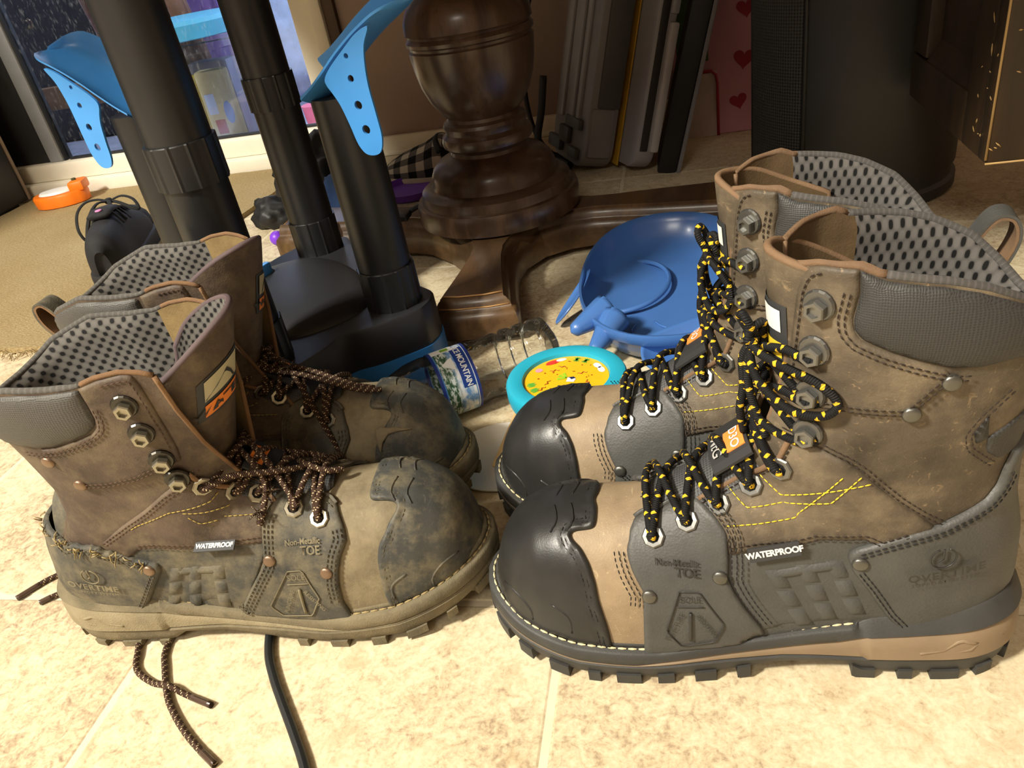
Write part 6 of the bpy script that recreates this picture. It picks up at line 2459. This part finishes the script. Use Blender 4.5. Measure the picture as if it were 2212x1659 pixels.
    # ---- label strap on the tongue
    if True:
        xl = .150 if not old else .182
        hw_, hl = (.019, .0125) if not old else (.014, .010)
        Pc, nc, ac = s.frame('foot', xl, pi / 2 * .05)
        ac = np.array([1, 0, 0]) - nc * nc[0]
        ac /= np.linalg.norm(ac)
        bc = np.array([0, 1.0, 0])
        Pc = Pc + nc * .009

        def strip(name, y0, y1, x0, x1, h, mat, parent=None):
            V = []
            for i in range(9):
                y = y0 + (y1 - y0) * i / 8
                bow = .004 * (y / .019) ** 2
                for x, dz_ in ((x0, 0), (x1, 0), (x1, h), (x0, h)):
                    V.append(Pc + ac * x + bc * y + nc * (dz_ - bow))
            F = []
            for i in range(8):
                for b in range(4):
                    F.append((i * 4 + b, i * 4 + (b + 1) % 4, i * 4 + 4 + (b + 1) % 4, i * 4 + 4 + b))
            F += [(3, 2, 1, 0), (32, 33, 34, 35)]
            return s.out(name, V, F, mat, smooth=False, parent=parent)
        st = strip('lace_keeper', -hw_, hw_, -hl, hl, .0016, m['tong'])
        st['label'] = 'black strap with an orange woven label'
        ol = strip('orange_label', -.004 if not old else -.008, .012 if not old else .008, -hl * .86, hl * .12, .0022, M_ORANGE, st)
        if not old:
            # lettering runs across the strap toward the outer side
            for txt, sz, xx, yy, mt in (('D3O', .0078, -hl * .40, .004, M_WHITE), ('MtG', .0088, hl * .55, .004, plain('grey lettering', '#a5a5a2', .6))):
                V, F = text_mesh(txt, sz, 'CENTER', 0, 1, .0001)
                sy = 1 if s.s > 0 else -1
                sx = -1
                VV = [Pc + bc * (p.x * 1.0 + yy) + ac * (sx * p.y + xx) + nc * (.0027 - .004 * ((p.x + yy) / .019) ** 2) for p in V]
                if s.s < 0:
                    VV = [Pc + bc * (-p.x + yy) + ac * (sx * p.y + xx) + nc * (.0027 - .004 * ((-p.x + yy) / .019) ** 2) for p in V]
                s.out('label_lettering', VV, F, mt, smooth=False, parent=st)
    return s
# ---------------------------------------------------------------- laces


def lace(B, pts, r, n=6, name='lace', parent=None, label=None):
    V, F, UV = tube_data(spline(pts, n), r, 8)
    return B.out(name, V, F, B.m['lace'], UV, label=label)


def lace_row(B, pa, pb, na, nb, mid, r, dip=.004):
    """from eyelet pa across the middle to eyelet pb, over the facing edges"""
    pts = [pa - na * dip, pa + na * (r * 1.2)]
    pts.append(pa * .72 + mid * .28 + na * r * 2.2)
    pts.append(mid)
    pts.append(pb * .72 + mid * .28 + nb * r * 2.2)
    pts += [pb + nb * (r * 1.2), pb - nb * dip]
    return pts


def laces_new(B):
    s, L, O, r = B, B.L, NEWO, .0023
    E = {}
    for sg in (1, -1):
        for i, (u, v) in enumerate(O['eyes']):
            P, n, a = s.frame('side', u, v, sg)
            E[sg, i] = (P + n * (.0042 if i < 2 else .003), n)
        for i, (u, v) in enumerate(O['hooks'][::-1]):
            P, n, a = s.frame('side', u, v, sg)
            E[sg, 5 + i] = (P + n * .0045, n)

    def mid_pt(i, f, h):
        a = (E[1, i][0] + E[-1, i][0]) / 2
        b = (E[1, i + 1][0] + E[-1, i + 1][0]) / 2
        x = a * (1 - f) + b * f
        if i < 4:
            q, n, _ = s.frame('foot', x[0], pi / 2 * .05)
            return q + n * h
        if i == 4:
            return np.array([.139, 0, .163]) + np.array([h * .6, 0, h * .6])
        return np.array([.1335 + h * .55, 0, x[2]])
    lace(s, lace_row(s, E[1, 0][0], E[-1, 0][0], E[1, 0][1], E[-1, 0][1], mid_pt(0, .0, .010), r), r)
    for i in range(7):
        for sg in (1, -1):
            pa, na = E[sg, i]
            pb, nb = E[-sg, i + 1]
            if i >= 5:
                pts = [pa + np.array([-.006, 0, 0]), pa + np.array([-.002, 0, -.005]), pa * .6 + mid_pt(i, .5, 0) * .4 + np.array([.004, 0, 0]), mid_pt(i, .5, .006 if sg > 0 else .010),
                       pb * .6 + mid_pt(i, .5, 0) * .4 + np.array([.004, 0, 0]), pb + np.array([.002, 0, -.004]), pb + np.array([-.006, 0, -.003])]
            elif i == 4:
                pts = [pa - na * .004, pa + na * .003, pa * .5 + mid_pt(4, .5, .004) * .5 + na * .006, mid_pt(4, .5, .006 if sg > 0 else .011),
                       pb * .5 + mid_pt(4, .5, .004) * .5 + nb * .006 + np.array([.003, 0, 0]), pb + np.array([.002, 0, -.005]), pb + np.array([-.006, 0, -.004])]
            else:
                pts = lace_row(s, pa, pb, na, nb, mid_pt(i, .5, .008 if sg > 0 else .0125), r)
            lace(s, pts, r)
    # knot, bow loops and hanging ends at the third hook
    kx, kz = .141, .212
    c = np.array([kx, 0.004, kz])
    for q in range(3):
        a = np.linspace(0, 2 * pi, 9)[:-1]
        rr = .0062 - q * .0006
        t = q * 1.1
        ring = [c + np.array([.004 * math.sin(x + t), rr * math.cos(x) * math.cos(t * .5), rr * math.sin(x) + (q - 1) * .0035]) for x in a]
        V, F, UV = tube_data(spline(ring, 5, True), r, 8, closed=False)
        s.out('lace_knot', V, F, s.m['lace'], UV)
    bow = [[(0, 0, 0), (.001, .008, -.002), (-.010, .022, -.004), (-.026, .031, -.010), (-.034, .0345, -.019), (-.028, .034, -.026), (-.014, .028, -.026), (-.001, .015, -.018), (.003, .005, -.008), (0, 0, -.001)],
           [(0, 0, .001), (.002, -.008, -.002), (-.006, -.021, -.006), (-.014, -.029, -.018), (-.010, -.028, -.030), (.000, -.020, -.032), (.006, -.008, -.018), (.001, 0, -.002)],
           [(0, .001, .0), (.004, .004, -.010), (.004, .007, -.024), (.000, .010, -.040), (-.004, .014, -.052)],
           [(0, -.001, 0), (.006, -.002, -.012), (.006, .001, -.028), (.008, .002, -.042), (.006, .000, -.058)],
           [(0, 0, .002), (.003, .003, .009), (.006, .001, .014), (.007, -.004, .011), (.004, -.005, .004), (0, -.001, 0)]]
    for b in bow:
        lace(s, [c + np.array(p) for p in b], r, name='bow_loop' if len(b) > 6 else 'lace_end')
    # end tab on the tongue
    pl, Vo, nzz, nn = B.tongue
    J = Join()
    n = len(pl)

    def on_tongue(f, z, h):
        i = int(f * (n - 1))
        z0, z1 = Vo[i * nzz][2], Vo[i * nzz + nzz - 1][2]
        q = np.clip((z - z0) / (z1 - z0), 0, 1) * (nzz - 1)
        j = int(min(q, nzz - 2))
        return Vo[i * nzz + j] * (1 - q + j) + Vo[i * nzz + j + 1] * (q - j) + np.array([*nn[i], 0]) * h
    for nm, f0, f1, za, zb, h, mt in (('tongue_label', .36, .64, .202, .234, .0006, M_TAG), ('label_print', .39, .61, .219, .231, .0012, M_WHITE), ('label_print', .38, .62, .204, .213, .0012, M_YEL)):
        V, F = [], []
        for a in range(9):
            f = f0 + (f1 - f0) * a / 8
            V += [on_tongue(f, za, h), on_tongue(f, zb, h)]
        s.out(nm, V, [(a * 2, a * 2 + 2, a * 2 + 3, a * 2 + 1) for a in range(8)], mt)


def laces_old(B, front):
    s, L, O, r = B, B.L, OLDO, .0021
    E = {}
    for sg in (1, -1):
        for i, (u, v) in enumerate(O['eyes']):
            P, n, a = s.frame('side', u, v, sg)
            E[sg, i] = (P + n * (.0042 if i < 2 else .003), n)

    def mp(i, f, h):
        x = (E[1, i][0] + E[-1, i][0]) / 2 * (1 - f) + (E[1, min(i + 1, 4)][0] + E[-1, min(i + 1, 4)][0]) / 2 * f
        q, n, _ = s.frame('foot', x[0], pi / 2 * .05)
        return q + n * h
    lace(s, lace_row(s, E[1, 0][0], E[-1, 0][0], E[1, 0][1], E[-1, 0][1], mp(0, .0, .012), r), r)
    for i in range(4):
        for sg in (1, -1):
            if i == 2 and sg > 0 and front:
                continue
            lace(s, lace_row(s, E[sg, i][0], E[-sg, i + 1][0], E[sg, i][1], E[-sg, i + 1][1], mp(i, .5, .009 if sg > 0 else .013), r), r)
    # slack strands over the instep
    if front:
        st = [[E[1, 4][0] - E[1, 4][1] * .003, E[1, 4][0] + E[1, 4][1] * .004, (.178, .027, .137), (.198, .014, .128), (.212, .002, .121), (.222, -.012, .116), (.215, -.022, .112), (.19, -.022, .118)],
              [E[-1, 4][0], (.176, -.010, .137), (.19, .004, .133), (.203, .016, .119), (.213, .027, .108)],
              [(.172, .0, .14), (.186, .012, .134), (.193, .020, .122), (.190, .029, .108), (.186, .033, .1)],
              [(.205, -.010, .118), (.215, .000, .122), (.228, .004, .118), (.238, -.002, .113)]]
    else:
        st = [[E[-1, 4][0], (.165, -.018, .142), (.185, -.004, .134), (.205, .000, .127), (.226, -.004, .120), (.246, -.010, .115), (.262, -.012, .112)],
              [(.178, -.012, .136), (.200, -.010, .130), (.222, -.012, .123), (.25, -.016, .114), (.268, -.014, .111)],
              [(.188, .0, .132), (.2, -.012, .126), (.212, -.026, .112), (.226, -.040, .092), (.236, -.0475, .066), (.243, -.050, .042)],
              [(.16, 0, .15), (.172, .004, .148), (.184, -.002, .140), (.195, -.006, .131)]]
    for p in st:
        lace(s, p, r, name='loose_lace')
    rr = random.Random(5 if front else 9)
    J = Join()
    # frayed ends
    for cc in ([(.196, .022, .117), (.188, .031, .108)] if front else [(.196, -.008, .134), (.186, -.004, .138)]):
        for q in range(16):
            d = Vector((rr.uniform(-1, 1), rr.uniform(-1, 1), rr.uniform(-.2, 1))).normalized() * rr.uniform(.004, .010)
            c0 = Vector(cc)
            V, F, UV = tube_data([c0, c0 + d * .5 + Vector((0, 0, .001)), c0 + d], [.0006, .0005, .0002], 4)
            J.add(V, F, UV)
    s.out('frayed_threads', J.V, J.F, s.m['lace'], J.U, kind='stuff')
    # threads worn off the heel counter
    J = Join()
    for q in range(46):
        x = rr.uniform(.018, .10)
        z = float(np.interp(x, [.018, .034, .052, .066, .088, .1], [.104, .099, .098, .097, .0865, .081])) - rr.uniform(0, .003)
        P, n, a = s.frame('side', x, z, 1)
        d = Vector((rr.uniform(-1, .6), rr.uniform(-.4, .4), rr.uniform(-.6, .7))).normalized() * rr.uniform(.003, .007)
        c0 = Vector(P + n * .0045)
        V, F, UV = tube_data([c0, c0 + d * .5 + Vector(n) * .0015, c0 + d + Vector(n) * .001], [.0006, .0005, .0003], 4)
        J.add(V, F, UV)
    s.out('counter_fray', J.V, J.F, s.m['welt'], J.U, kind='stuff')
    # lining of the tongue carries a woven label on its outer face
    pl, Vo, nzz, nn = B.tongue
    n = len(pl)

    def on_t(f, q, h):
        i = int(f * (n - 1))
        j = int(min(q * (nzz - 1), nzz - 2))
        g = q * (nzz - 1) - j
        return Vo[i * nzz + j] * (1 - g) + Vo[i * nzz + j + 1] * g + np.array([*nn[i], 0]) * h
    f0, f1 = .34, .55
    lab = None
    for nm, fa, fb, qa, qb, h, mt in (('tongue_label', f0, f1, .56, .80, .0006, M_TAG), ('label_print', f0 + .02, f1 - .02, .67, .785, .0011, plain('cream label print', '#b9b294', .7)), ('label_print', f0 + .02, f1 - .02, .575, .645, .0011, M_ORANGE)):
        V = []
        for a in range(9):
            f = fa + (fb - fa) * a / 8
            V += [on_t(f, qa, h), on_t(f, qb, h)]
        o = s.out(nm, V, [(a * 2, a * 2 + 2, a * 2 + 3, a * 2 + 1) for a in range(8)], mt, parent=lab)
        lab = lab or o
    # peak printed on the label, and lettering
    V = [on_t(f, q, .0016) for f, q in ((.37, .675), (.52, .675), (.48, .72), (.45, .755), (.42, .71))]
    s.out('label_print', V, [(0, 1, 2, 3, 4)], M_TAG, smooth=False, parent=lab)
    Vt, Ft = text_mesh('WATER', .0064, 'CENTER', 0, 1.0, .0001)
    VV = [on_t(.445 - p.x / .085 * (1 if s.s > 0 else 1) * (1 if s.s < 0 else -1) * (-1), .608 + p.y / .11, .0017) for p in Vt]
    s.out('label_lettering', VV, Ft, M_TAG, smooth=False, parent=lab)
# ---------------------------------------------------------------- the four boots
B1 = build_boot(Boot('new', 1, 'work_boot', (.174, .3590), 180, 'clean brown and black work boot nearest the camera on the right', 'new work boots'))
laces_new(B1)
B2 = build_boot(Boot('new', -1, 'work_boot', (.156, .4515), 173, 'clean brown and black work boot standing behind the nearest new boot', 'new work boots'))
laces_new(B2)
B3 = build_boot(Boot('old', -1, 'work_boot', (-.468, .360), 5, 'dusty worn work boot nearest the camera on the left with scuffed toe', 'worn work boots'))
laces_old(B3, True)
B4 = build_boot(Boot('old', 1, 'work_boot', (-.505, .4845), 3, 'dusty worn work boot with torn toe standing behind the other worn boot', 'worn work boots'))
laces_old(B4, False)


def world_lace(B, pts, aglet=.018):
    """loose lace end lying on the floor, part of the boot it belongs to"""
    Mi = B.root.matrix_basis.inverted() if False else (Matrix.Translation(B.root.location) @ Matrix.Rotation(B.root.rotation_euler[2], 4, 'Z')).inverted()
    P = [tuple(Mi @ Vector(p)) for p in spline(pts, 8)]
    P = [(p[0], p[1] * B.s, p[2]) for p in P]
    V, F, UV = tube_data(P, .0022, 8)
    o = B.out('lace_end', V, F, B.m['lace'], UV)
    V, F, UV = tube_data(P[-7:], .00235, 8)
    B.out('aglet', V, F, plain('clear brown aglet', '#4a3a30', .25), UV, parent=o)


world_lace(B3, [(-.415, .345, .0025), (-.402, .318, .0025), (-.392, .301, .0025), (-.373, .291, .0025), (-.357, .287, .006), (-.342, .283, .0025), (-.319, .276, .0025)])
world_lace(B3, [(-.385, .345, .0025), (-.379, .318, .0025), (-.372, .305, .0025), (-.356, .282, .0025), (-.342, .268, .0025), (-.327, .256, .0025), (-.312, .246, .0025), (-.295, .236, .0025)])
world_lace(B4, [(-.480, .415, .0025), (-.505, .402, .0025), (-.522, .393, .0025), (-.533, .384, .0025), (-.547, .364, .0025)])
world_lace(B4, [(-.475, .390, .0025), (-.492, .378, .0025), (-.501, .373, .0025), (-.512, .368, .0025), (-.521, .360, .0025)])
# torn leather on the rear worn boot's toe
tp_ = B4.drape('torn_patch', 'side', [(.2645, .0885), (.268, .0905), (.274, .0890), (.281, .0882), (.291, .0845), (.282, .0855), (.274, .0850), (.2695, .0805), (.267, .0735), (.2650, .079)], .0006, MB['old']['vamp'], -1, base=.0042, er=.0006, step=.002)
if tp_:
    tp_['label'] = 'dusty tan tear across the toe rubber'
